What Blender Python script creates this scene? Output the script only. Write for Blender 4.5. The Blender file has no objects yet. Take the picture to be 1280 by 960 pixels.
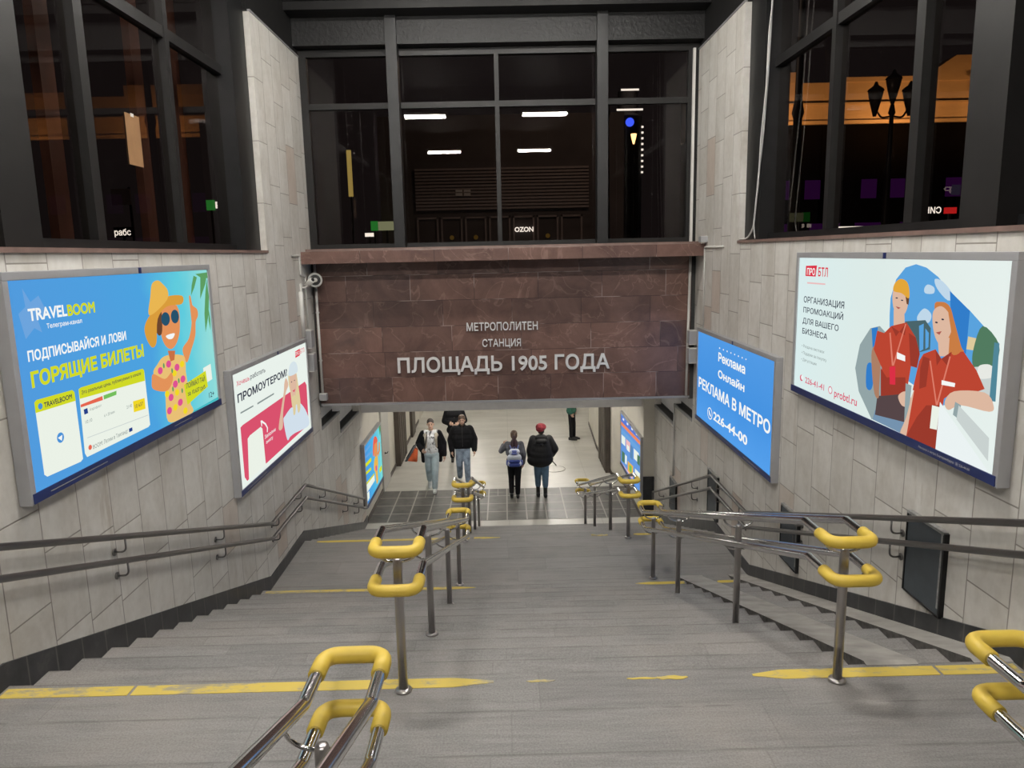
import bpy, bmesh, math, random
import numpy as np
from mathutils import Vector, Matrix
from mathutils.geometry import tessellate_polygon, delaunay_2d_cdt
R = math.radians
PI = math.pi
random.seed(5)
SC = bpy.context.scene
COL = SC.collection

# ------------------------------------------------------------------ camera
def cam_axes(pitch, roll, yaw):
    cp, sp, cy, sy, cr, sr = math.cos(pitch), math.sin(pitch), math.cos(yaw), math.sin(yaw), math.cos(roll), math.sin(roll)
    f = Vector((sy*cp, cy*cp, -sp)); ri = Vector((cy, -sy, 0)); up = ri.cross(f)
    return cr*ri + sr*up, -sr*ri + cr*up, f
_r, _u, _f = cam_axes(R(9.938), R(-1.213), R(0.431))
cd = bpy.data.cameras.new('camera'); cam = bpy.data.objects.new('camera', cd); COL.objects.link(cam)
cd.sensor_width = 36; cd.lens = 933.6/1280*36; cd.clip_start = 0.05; cd.clip_end = 500
cam.matrix_world = Matrix(((_r.x, _u.x, -_f.x, 0), (_r.y, _u.y, -_f.y, 0), (_r.z, _u.z, -_f.z, 0), (0, 0, 0, 1)))
SC.camera = cam

# ------------------------------------------------------------------ world, exposure, light levels
world = bpy.data.worlds.new('night_sky'); SC.world = world; world.use_nodes = True
world.node_tree.nodes['Background'].inputs[0].default_value = (0.009, 0.007, 0.0072, 1)
world.node_tree.nodes['Background'].inputs[1].default_value = 1.0
SC.view_settings.view_transform = 'Standard'; SC.view_settings.look = 'None'
SC.view_settings.exposure = 0; SC.view_settings.gamma = 1; SC.view_settings.use_curve_mapping = False
SC.cycles.use_denoising = True
SC.cycles.max_bounces = 7; SC.cycles.diffuse_bounces = 3; SC.cycles.glossy_bounces = 4; SC.cycles.transparent_max_bounces = 10
SC.cycles.caustics_reflective = False; SC.cycles.caustics_refractive = False
SC.cycles.sample_clamp_indirect = 4
TUBE_PAVILION = 410.0
TUBE_FILL = 210.0  # level of the added fill tubes above the stairs
TUBE_CONCOURSE = 62.0
TUBE_SOFFIT = 22.0
ADVERT_GLOW = 0.95

# ------------------------------------------------------------------ materials
def lin(c):
    return c/12.92 if c <= 0.04045 else ((c+0.055)/1.055)**2.4
def rgb(r, g, b):
    return (lin(r/255), lin(g/255), lin(b/255), 1)
class N:
    """small node-graph helper"""
    def __init__(self, name):
        self.m = bpy.data.materials.new(name); self.m.use_nodes = True
        self.t = self.m.node_tree; self.t.nodes.clear()
        self.out = self.t.nodes.new('ShaderNodeOutputMaterial')
    def n(self, ty, **kw):
        x = self.t.nodes.new(ty)
        for k, v in kw.items(): setattr(x, k, v)
        return x
    def l(self, a, b): self.t.links.new(a, b)
    def put(self, sock, v):
        if isinstance(v, bpy.types.NodeSocket): self.l(v, sock)
        else: sock.default_value = v
    def math(self, op, a, b=0.0, c=None):
        x = self.n('ShaderNodeMath', operation=op); self.put(x.inputs[0], a); self.put(x.inputs[1], b)
        if c is not None: self.put(x.inputs[2], c)
        return x.outputs[0]
    def coords(self): return self.n('ShaderNodeTexCoord').outputs['Object']
    def sep(self, v):
        x = self.n('ShaderNodeSeparateXYZ'); self.l(v, x.inputs[0]); return x.outputs
    def comb(self, a, b, c):
        x = self.n('ShaderNodeCombineXYZ')
        for i, v in enumerate((a, b, c)): self.put(x.inputs[i], v)
        return x.outputs[0]
    def noise(self, vec, scale, detail=4, rough=0.55, dist=0.0):
        x = self.n('ShaderNodeTexNoise'); self.l(vec, x.inputs['Vector'])
        x.inputs['Scale'].default_value = scale; x.inputs['Detail'].default_value = detail
        x.inputs['Roughness'].default_value = rough; x.inputs['Distortion'].default_value = dist
        return x.outputs['Fac']
    def scale(self, vec, s):
        x = self.n('ShaderNodeVectorMath', operation='MULTIPLY'); self.l(vec, x.inputs[0]); x.inputs[1].default_value = s
        return x.outputs[0]
    def rand(self, vec):
        x = self.n('ShaderNodeTexWhiteNoise', noise_dimensions='3D'); self.l(vec, x.inputs['Vector']); return x.outputs['Value']
    def ramp(self, fac, stops):
        x = self.n('ShaderNodeValToRGB'); e = x.color_ramp.elements
        while len(e) < len(stops): e.new(0.5)
        for i, (p, c) in enumerate(stops): e[i].position = p; e[i].color = c
        self.l(fac, x.inputs[0]); return x.outputs[0]
    def mix(self, fac, a, b, mode='MIX'):
        x = self.n('ShaderNodeMix', data_type='RGBA', blend_type=mode)
        self.put(x.inputs[0], fac); self.put(x.inputs[6], a); self.put(x.inputs[7], b); return x.outputs[2]
    def smooth(self, v, lo, hi):
        x = self.n('ShaderNodeMapRange', interpolation_type='SMOOTHSTEP'); self.put(x.inputs[0], v)
        x.inputs[1].default_value = lo; x.inputs[2].default_value = hi; return x.outputs[0]
    def bsdf(self, col, rough=0.6, metal=0.0, spec=0.5, bump=None, bstr=0.2, bdist=0.01):
        b = self.n('ShaderNodeBsdfPrincipled'); self.put(b.inputs['Base Color'], col); self.put(b.inputs['Roughness'], rough)
        b.inputs['Metallic'].default_value = metal; b.inputs['Specular IOR Level'].default_value = spec
        if bump is not None:
            bp = self.n('ShaderNodeBump'); bp.inputs['Strength'].default_value = bstr; bp.inputs['Distance'].default_value = bdist
            self.l(bump, bp.inputs['Height']); self.l(bp.outputs[0], b.inputs['Normal'])
        self.l(b.outputs[0], self.out.inputs[0]); return self.m

def plain(name, c, rough=0.55, metal=0.0, spec=0.5, var=0.10, sc=6.0):
    g = N(name); v = g.coords(); f = g.noise(v, sc, 5)
    a = tuple(x*(1-var) for x in c[:3])+(1,); b = tuple(min(1, x*(1+var)) for x in c[:3])+(1,)
    return g.bsdf(g.ramp(f, [(0.3, a), (0.7, b)]), rough, metal, spec)
def glow(name, c, s=1.0):
    g = N(name); e = g.n('ShaderNodeEmission'); e.inputs[0].default_value = c; e.inputs[1].default_value = s
    g.l(e.outputs[0], g.out.inputs[0]); return g.m

def tiles(g, u, v, w, h, gap, seed=0.0, hv=0.0):
    """staggered slabs: strips of width w along u, random pieces of about h along v. returns (joint mask, tile random, other random)"""
    cu = g.math('DIVIDE', u, w); ci = g.math('FLOOR', cu); fu = g.math('FRACT', cu)
    r0 = g.rand(g.comb(ci, seed, 3.1))
    hh = g.math('MULTIPLY_ADD', r0, hv, h)
    cv = g.math('ADD', g.math('DIVIDE', v, hh), g.math('MULTIPLY', g.rand(g.comb(ci, seed, 7.7)), 7.0))
    vi = g.math('FLOOR', cv); fv = g.math('FRACT', cv)
    du = g.math('MULTIPLY', g.math('MINIMUM', fu, g.math('SUBTRACT', 1.0, fu)), w)
    dv = g.math('MULTIPLY', g.math('MINIMUM', fv, g.math('SUBTRACT', 1.0, fv)), hh)
    d = g.math('MINIMUM', du, dv)
    j = g.math('SUBTRACT', 1.0, g.smooth(d, gap*0.4, gap))
    return j, g.rand(g.comb(ci, vi, seed+0.5)), g.rand(g.comb(ci, vi, seed+9.5))

def stone_wall():
    g = N('marble_cladding'); c = g.coords(); x, y, z = g.sep(c)
    j, r1, r2 = tiles(g, y, z, 0.44, 0.55, 0.0075, 2.0, 0.35)
    n1 = g.noise(g.scale(c, (1, 1, 0.45)), 3.2, 6, 0.62, 0.6); n2 = g.noise(c, 14, 5, 0.6)
    base = g.ramp(n1, [(0.25, (0.50, 0.465, 0.41, 1)), (0.5, (0.64, 0.615, 0.57, 1)), (0.75, (0.74, 0.725, 0.69, 1))])
    base = g.mix(0.22, base, g.ramp(n2, [(0.3, (0.45, 0.42, 0.38, 1)), (0.7, (0.76, 0.74, 0.70, 1))]))
    base = g.mix(1.0, base, g.ramp(r1, [(0, (0.88, 0.875, 0.865, 1)), (1, (1.0, 1.0, 1.0, 1))]), 'MULTIPLY')
    base = g.mix(g.math('MULTIPLY', g.smooth(r2, 0.95, 0.99), 0.45), base, (0.50, 0.36, 0.28, 1))
    st = g.smooth(g.noise(g.scale(c, (1, 1.6, 0.28)), 2.6, 5, 0.65), 0.60, 0.74)
    base = g.mix(g.math('MULTIPLY', st, 0.45), base, (0.30, 0.235, 0.165, 1))
    base = g.mix(g.math('MULTIPLY', j, 0.75), base, (0.19, 0.165, 0.14, 1))
    return g.bsdf(base, 0.42, 0, 0.4, g.math('SUBTRACT', g.math('MULTIPLY', n2, 0.25), j), 0.35, 0.006)
def granite_panel():
    g = N('red_granite'); c = g.coords(); x, y, z = g.sep(c)
    j, r1, r2 = tiles(g, g.math('ADD', z, 2.44), x, 0.425, 0.85, 0.007, 5.0, 0.4)
    off = g.comb(g.math('MULTIPLY', r1, 30.0), g.math('MULTIPLY', r2, 20.0), 0.0)
    ad = g.n('ShaderNodeVectorMath', operation='ADD'); g.l(c, ad.inputs[0]); g.l(off, ad.inputs[1]); cc = ad.outputs[0]
    n1 = g.noise(cc, 1.9, 7, 0.62, 0.5); n2 = g.noise(cc, 1.5, 4, 0.5, 0.9); n3 = g.noise(c, 45, 3)
    base = g.ramp(n1, [(0.25, (0.066, 0.038, 0.033, 1)), (0.5, (0.124, 0.070, 0.058, 1)), (0.75, (0.185, 0.108, 0.088, 1))])
    vein = g.math('SUBTRACT', 1.0, g.smooth(g.math('ABSOLUTE', g.math('SUBTRACT', n2, 0.5)), 0.0, 0.016))
    base = g.mix(g.math('MULTIPLY', vein, 0.24), base, (0.36, 0.24, 0.19, 1))
    base = g.mix(1.0, base, g.ramp(r1, [(0, (0.70, 0.71, 0.74, 1)), (1, (1.18, 1.14, 1.10, 1))]), 'MULTIPLY')
    base = g.mix(g.math('MULTIPLY', n3, 0.12), base, (0.3, 0.2, 0.17, 1))
    jl = g.smooth(g.noise(c, 1.7, 2), 0.5, 0.62)
    base = g.mix(g.math('MULTIPLY', j, 0.8), base, g.mix(jl, (0.045, 0.03, 0.027, 1), (0.34, 0.27, 0.24, 1)))
    return g.bsdf(base, 0.27, 0, 0.45, j, -0.2, 0.004)
def stair_stone():
    g = N('worn_granite_steps'); c = g.coords(); x, y, z = g.sep(c)
    a = g.math('DIVIDE', g.math('SUBTRACT', y, 4.31), 0.385); ai = g.math('FLOOR', a); af = g.math('FRACT', a)
    sl = g.math('ADD', g.math('DIVIDE', x, 1.45), g.math('MULTIPLY', g.rand(g.comb(ai, 1.0, 2.0)), 5.0))
    si = g.math('FLOOR', sl); sf = g.math('FRACT', sl)
    r = g.rand(g.comb(ai, si, 4.0))
    n1 = g.noise(g.scale(c, (0.5, 6.5, 1)), 3.2, 7, 0.72, 0.4); n2 = g.noise(c, 90, 3, 0.7); n3 = g.noise(c, 1.1, 4, 0.6, 0.5)
    base = g.ramp(n1, [(0.26, (0.135, 0.128, 0.123, 1)), (0.50, (0.208, 0.198, 0.191, 1)), (0.74, (0.28, 0.267, 0.258, 1))])
    base = g.mix(g.math('MULTIPLY', g.smooth(n3, 0.42, 0.7), 0.5), base, (0.305, 0.272, 0.25, 1))
    base = g.mix(0.22, base, g.ramp(n2, [(0.35, (0.06, 0.06, 0.06, 1)), (0.65, (0.42, 0.41, 0.40, 1))]))
    base = g.mix(1.0, base, g.ramp(r, [(0, (0.93, 0.93, 0.93, 1)), (1, (1.05, 1.05, 1.05, 1))]), 'MULTIPLY')
    dj = g.math('MINIMUM', sf, g.math('SUBTRACT', 1.0, sf))
    j = g.math('SUBTRACT', 1.0, g.smooth(dj, 0.0012, 0.004))
    e = g.math('MULTIPLY', g.smooth(af, 0.93, 0.985), g.smooth(g.noise(g.scale(c, (1, 6, 1)), 4, 3), 0.35, 0.6))
    j = g.math('MAXIMUM', g.math('MULTIPLY', j, 0.22), g.math('MULTIPLY', e, 0.45))
    base = g.mix(j, base, (0.08, 0.073, 0.066, 1))
    return g.bsdf(base, g.ramp(n1, [(0.3, (0.5, 0.5, 0.5, 1)), (0.7, (0.7, 0.7, 0.7, 1))]), 0, 0.35, n2, 0.25, 0.003)
def concourse_floor():
    g = N('polished_concrete_floor'); c = g.coords(); x, y, z = g.sep(c)
    n1 = g.noise(g.scale(c, (0.5, 1.4, 1)), 1.3, 5, 0.6, 0.4); n2 = g.noise(c, 60, 3)
    base = g.ramp(n1, [(0.3, (0.40, 0.385, 0.345, 1)), (0.7, (0.55, 0.535, 0.485, 1))])
    base = g.mix(0.1, base, g.ramp(n2, [(0.3, (0.2, 0.19, 0.17, 1)), (0.7, (0.6, 0.58, 0.54, 1))]))
    fy = g.math('FRACT', g.math('DIVIDE', g.math('SUBTRACT', y, 18.1), 2.6)); fx = g.math('FRACT', g.math('DIVIDE', x, 2.05))
    d = g.math('MINIMUM', g.math('MULTIPLY', g.math('MINIMUM', fy, g.math('SUBTRACT', 1.0, fy)), 2.6), g.math('MULTIPLY', g.math('MINIMUM', fx, g.math('SUBTRACT', 1.0, fx)), 2.05))
    j = g.math('SUBTRACT', 1.0, g.smooth(d, 0.004, 0.012))
    base = g.mix(g.math('MULTIPLY', j, 0.3), base, (0.15, 0.14, 0.12, 1))
    return g.bsdf(base, 0.33, 0, 0.4)
def dark_tiles():
    g = N('dark_floor_tiles'); c = g.coords(); x, y, z = g.sep(c)
    ux = g.math('DIVIDE', g.math('ADD', x, 0.05), 0.445); uy = g.math('DIVIDE', g.math('SUBTRACT', y, 15.85), 0.565)
    ix, iy, fx, fy = g.math('FLOOR', ux), g.math('FLOOR', uy), g.math('FRACT', ux), g.math('FRACT', uy)
    r = g.rand(g.comb(ix, iy, 1.0)); r2 = g.rand(g.comb(ix, iy, 8.0))
    d = g.math('MINIMUM', g.math('MULTIPLY', g.math('MINIMUM', fx, g.math('SUBTRACT', 1.0, fx)), 0.445), g.math('MULTIPLY', g.math('MINIMUM', fy, g.math('SUBTRACT', 1.0, fy)), 0.565))
    q = g.math('MINIMUM', g.math('ABSOLUTE', g.math('SUBTRACT', fx, 0.5)), g.math('ABSOLUTE', g.math('SUBTRACT', fy, 0.5)))
    q = g.math('MULTIPLY', g.math('SUBTRACT', 1.0, g.smooth(q, 0.006, 0.02)), g.math('GREATER_THAN', r2, 0.86))
    j = g.math('MAXIMUM', g.math('SUBTRACT', 1.0, g.smooth(d, 0.010, 0.020)), q)
    n = g.noise(c, 5, 5)
    base = g.ramp(n, [(0.3, (0.060, 0.056, 0.050, 1)), (0.7, (0.115, 0.109, 0.098, 1))])
    base = g.mix(1.0, base, g.ramp(r, [(0, (0.75, 0.75, 0.75, 1)), (1, (1.2, 1.2, 1.2, 1))]), 'MULTIPLY')
    base = g.mix(g.math('MULTIPLY', j, 0.8), base, (0.36, 0.34, 0.30, 1))
    return g.bsdf(base, 0.4, 0, 0.4, j, -0.2, 0.003)
def skirting_mat():
    g = N('black_granite_skirting'); c = g.coords(); x, y, z = g.sep(c)
    f = g.math('FRACT', g.math('DIVIDE', y, 0.3)); d = g.math('MINIMUM', f, g.math('SUBTRACT', 1.0, f))
    j = g.math('SUBTRACT', 1.0, g.smooth(d, 0.01, 0.035))
    n = g.noise(c, 5, 5, 0.6)
    base = g.ramp(n, [(0.35, (0.012, 0.013, 0.015, 1)), (0.6, (0.03, 0.031, 0.034, 1)), (0.8, (0.085, 0.083, 0.078, 1))])
    base = g.mix(g.math('MULTIPLY', j, 0.6), base, (0.13, 0.12, 0.11, 1))
    return g.bsdf(base, 0.35)
def stripe_paint():
    g = N('yellow_stripe_paint'); c = g.coords()
    n = g.noise(g.scale(c, (1.0, 2.5, 1)), 4.0, 6, 0.7)
    f = g.smooth(n, 0.36, 0.50)
    return g.bsdf(g.mix(f, (0.33, 0.29, 0.20, 1), (0.60, 0.45, 0.085, 1)), 0.6)
def glass_mat(name, tint, spec=1.0):
    g = N(name); t = g.n('ShaderNodeBsdfTransparent'); t.inputs[0].default_value = tint
    gl = g.n('ShaderNodeBsdfGlossy'); gl.inputs[0].default_value = (0.9, 0.85, 0.82, 1); gl.inputs['Roughness'].default_value = 0.0
    fr = g.n('ShaderNodeFresnel'); bf = g.n('ShaderNodeNewGeometry').outputs['Backfacing']
    g.l(g.math('MULTIPLY_ADD', bf, 1/1.5-1.5, 1.5), fr.inputs[0])
    mx = g.n('ShaderNodeMixShader'); g.l(g.math('MULTIPLY', fr.outputs[0], spec), mx.inputs[0]); g.l(t.outputs[0], mx.inputs[1]); g.l(gl.outputs[0], mx.inputs[2])
    g.l(mx.outputs[0], g.out.inputs[0]); return g.m
def pattern_metal():
    g = N('pressed_dark_metal'); c = g.coords(); n = g.noise(c, 16, 2, 0.5, 0.4)
    return g.bsdf((0.009, 0.0088, 0.009, 1), 0.6, 0.0, 0.4, n, 0.5, 0.02)
def floral():
    pass
M = {}
M['stone'] = stone_wall(); M['granite'] = granite_panel(); M['stair'] = stair_stone(); M['floor'] = concourse_floor()
M['tiles'] = dark_tiles(); M['skirting'] = skirting_mat(); M['stripe'] = stripe_paint(); M['pressed'] = pattern_metal()
M['glass'] = glass_mat('window_glass', (0.62, 0.56, 0.53, 1))
M['chrome'] = plain('polished_steel', (0.62, 0.61, 0.60), 0.13, 1.0, var=0.03)
M['steel'] = plain('brushed_steel_post', (0.42, 0.40, 0.39), 0.28, 1.0, var=0.05)
M['tubesteel'] = plain('dark_steel_handrail', (0.22, 0.213, 0.208), 0.33, 1.0, var=0.05)
M['grip'] = plain('yellow_rubber_grip', (0.66, 0.47, 0.065), 0.5, var=0.07)
M['alu'] = plain('grey_aluminium', (0.36, 0.36, 0.37), 0.42, 0.15, var=0.05)
M['navy'] = plain('navy_strip', (0.010, 0.022, 0.11), 0.4)
M['black'] = plain('black_painted_steel', (0.0085, 0.0085, 0.009), 0.45, 0.0, 0.3, var=0.2)
M['frame'] = plain('dark_window_frame', (0.0115, 0.0108, 0.0105), 0.5, 0.0, 0.25, var=0.15)
M['rust'] = plain('brown_painted_frame', (0.075, 0.030, 0.018), 0.6, var=0.2)
M['grey'] = plain('grey_metal_trim', (0.30, 0.30, 0.305), 0.45, 0.3, var=0.06)
M['beam'] = plain('grey_painted_beam', (0.68, 0.67, 0.66), 0.6, var=0.06)
M['ceil'] = plain('dark_ceiling', (0.010, 0.0096, 0.0095), 0.6, spec=0.25, var=0.15)
M['plate'] = plain('slate_grey_plate', (0.062, 0.074, 0.084), 0.5, 0.2, var=0.12)
M['plate_edge'] = plain('worn_plate_edge', (0.30, 0.30, 0.29), 0.5, 0.3, var=0.3, sc=20)
M['pvc'] = plain('white_pvc', (0.58, 0.57, 0.54), 0.5, var=0.05)
M['pvc_dark'] = plain('dark_speaker_mesh', (0.05, 0.05, 0.05), 0.6)
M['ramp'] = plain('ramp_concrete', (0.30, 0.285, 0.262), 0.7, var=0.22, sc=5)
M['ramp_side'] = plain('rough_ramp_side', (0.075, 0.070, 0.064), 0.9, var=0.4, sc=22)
M['sill'] = plain('red_granite_sill', (0.19, 0.125, 0.105), 0.45, var=0.2)
M['letters'] = plain('silver_letters', (0.66, 0.655, 0.65), 0.4, 0.1, var=0.05)
M['conc_wall'] = plain('pale_concourse_stone', (0.56, 0.53, 0.46), 0.5, var=0.08, sc=2)
M['door_grey'] = plain('grey_metal_door', (0.44, 0.43, 0.40), 0.45, 0.1, var=0.05)
M['door_brown'] = plain('dark_brown_door', (0.060, 0.048, 0.038), 0.5, var=0.2)
M['conc_ceil'] = plain('concourse_ceiling', (0.45, 0.44, 0.41), 0.8)
M['recess'] = plain('recess_dark_grey', (0.035, 0.034, 0.033), 0.7)
M['tube'] = glow('fluorescent_tube', (1.0, 0.965, 0.91, 1), TUBE_PAVILION); M['tube_fill'] = glow('added_fill_tube', (1.0, 0.965, 0.90, 1), TUBE_FILL)
M['tube_soffit'] = glow('soffit_tube', (1.0, 0.95, 0.87, 1), TUBE_SOFFIT)
M['tube2'] = glow('concourse_tube', (1.0, 0.95, 0.87, 1), TUBE_CONCOURSE)
M['cable'] = plain('white_cable', (0.55, 0.54, 0.52), 0.5)
M['rubber'] = plain('black_rubber', (0.02, 0.02, 0.02), 0.6)

# ------------------------------------------------------------------ mesh helpers
def obj(name, bm, m, parent=None, smooth=False, loc=None):
    me = bpy.data.meshes.new(name); bmesh.ops.recalc_face_normals(bm, faces=bm.faces[:]); bm.to_mesh(me); bm.free()
    return mobj(name, me, m, parent, smooth, loc)
def mobj(name, me, m, parent=None, smooth=False, loc=None):
    if smooth:
        for p in me.polygons: p.use_smooth = True
    if m is not None and not me.materials:
        me.materials.append(M[m] if isinstance(m, str) else m)
    o = bpy.data.objects.new(name, me); COL.objects.link(o)
    if parent is not None: o.parent = parent
    if loc is not None: o.location = loc
    return o
def tag(o, label, cat, group=None):
    o['label'] = label; o['category'] = cat
    if group: o['group'] = group
    return o
def thing(name, label, cat, loc=(0, 0, 0), rz=0.0, group=None):
    o = bpy.data.objects.new(name, None); COL.objects.link(o); o.location = loc; o.rotation_euler = (0, 0, rz)
    o.empty_display_size = 0.2
    return tag(o, label, cat, group)
def struct(name, bm, m, parent=None, smooth=False):
    o = obj(name, bm, m, parent, smooth)
    if parent is None: o['kind'] = 'structure'
    return o
def box(bm, x0, x1, y0, y1, z0, z1, bev=0.0):
    vs = [bm.verts.new((x, y, z)) for x in (x0, x1) for y in (y0, y1) for z in (z0, z1)]
    fs = [bm.faces.new([vs[i] for i in q]) for q in ((0, 1, 3, 2), (4, 6, 7, 5), (0, 4, 5, 1), (2, 3, 7, 6), (0, 2, 6, 4), (1, 5, 7, 3))]
    if bev > 0:
        es = list({e for f in fs for e in f.edges}); bmesh.ops.bevel(bm, geom=es, offset=bev, segments=2, affect='EDGES', profile=0.7)
    return bm
def BX(*a, **k): return box(bmesh.new(), *a, **k)
def prism(bm, prof, axis, a, b):
    """extrude a closed 2-d outline along an axis ('x': outline is (y, z); 'y': (x, z); 'z': (x, y))"""
    def mk(p, t):
        return {'x': (t, p[0], p[1]), 'y': (p[0], t, p[1]), 'z': (p[0], p[1], t)}[axis]
    A = [bm.verts.new(mk(p, a)) for p in prof]; B = [bm.verts.new(mk(p, b)) for p in prof]; n = len(prof)
    for i in range(n): bm.faces.new((A[i], A[(i+1) % n], B[(i+1) % n], B[i]))
    if n <= 4:
        bm.faces.new(list(reversed(A))); bm.faces.new(B); return bm
    for t in tessellate_polygon([[Vector((p[0], p[1], 0)) for p in prof]]):
        bm.faces.new([A[i] for i in t]); bm.faces.new([B[i] for i in reversed(t)])
    return bm
def fillet(pts, rad, closed=False, seg=6):
    P = [Vector(p) for p in pts]; n = len(P); out = []
    for i in range(n):
        if not closed and i in (0, n-1): out.append(P[i]); continue
        a, b, c = P[(i-1) % n], P[i], P[(i+1) % n]
        u = (a-b); v = (c-b); lu, lv = u.length, v.length; u.normalize(); v.normalize()
        ang = u.angle(v)
        if ang > PI-0.02: out.append(b); continue
        r = rad[i] if isinstance(rad, (list, tuple)) else rad
        t = min(r/math.tan(ang/2), lu*0.48, lv*0.48)
        p0, p1 = b+u*t, b+v*t
        for k in range(seg+1):
            s = k/seg; out.append((1-s)**2*p0 + 2*s*(1-s)*b + s*s*p1)
    return out
def tube(bm, pts, r, n=12, closed=False, caps=True):
    P = [Vector(p) for p in pts]; m = len(P)
    T = []
    for i in range(m):
        a = P[(i-1) % m] if (closed or i > 0) else P[i]; b = P[(i+1) % m] if (closed or i < m-1) else P[i]
        T.append((b-a).normalized())
    ref = Vector((0, 0, 1)) if abs(T[0].z) < 0.9 else Vector((1, 0, 0))
    nrm = (ref - T[0]*ref.dot(T[0])).normalized(); rings = []
    for i in range(m):
        nrm = (nrm - T[i]*nrm.dot(T[i])).normalized(); bi = T[i].cross(nrm)
        rr = r[i] if isinstance(r, (list, tuple)) else r
        rings.append([bm.verts.new(P[i] + (nrm*math.cos(2*PI*k/n) + bi*math.sin(2*PI*k/n))*rr) for k in range(n)])
    q = m if closed else m-1
    for i in range(q):
        A, B = rings[i], rings[(i+1) % m]
        sh = 0
        if closed and i == m-1:
            sh = min(range(n), key=lambda s: sum((A[k].co-B[(k+s) % n].co).length for k in range(n)))
        for k in range(n): bm.faces.new((A[k], A[(k+1) % n], B[(k+1+sh) % n], B[(k+sh) % n]))
    if caps and not closed:
        bm.faces.new(rings[0]); bm.faces.new(list(reversed(rings[-1])))
    return bm
def TB(*a, **k): return tube(bmesh.new(), *a, **k)
def lathe(bm, prof, c=(0, 0, 0), n=24, axis='z'):
    rings = []
    for r, h in prof:
        ring = []
        for k in range(n):
            a = 2*PI*k/n; p = (r*math.cos(a), r*math.sin(a), h)
            if axis == 'y': p = (p[0], p[2], p[1])
            if axis == 'x': p = (p[2], p[0], p[1])
            ring.append(bm.verts.new((p[0]+c[0], p[1]+c[1], p[2]+c[2])))
        rings.append(ring)
    for A, B in zip(rings, rings[1:]):
        for k in range(n): bm.faces.new((A[k], A[(k+1) % n], B[(k+1) % n], B[k]))
    bm.faces.new(list(reversed(rings[0]))); bm.faces.new(rings[-1])
    return bm
def ball(bm, c, r, sq=(1, 1, 1), n=12):
    x = bmesh.ops.create_uvsphere(bm, u_segments=n, v_segments=max(6, n*2//3), radius=r)
    bmesh.ops.scale(bm, vec=sq, verts=x['verts']); bmesh.ops.translate(bm, vec=c, verts=x['verts'])
    return bm
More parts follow.
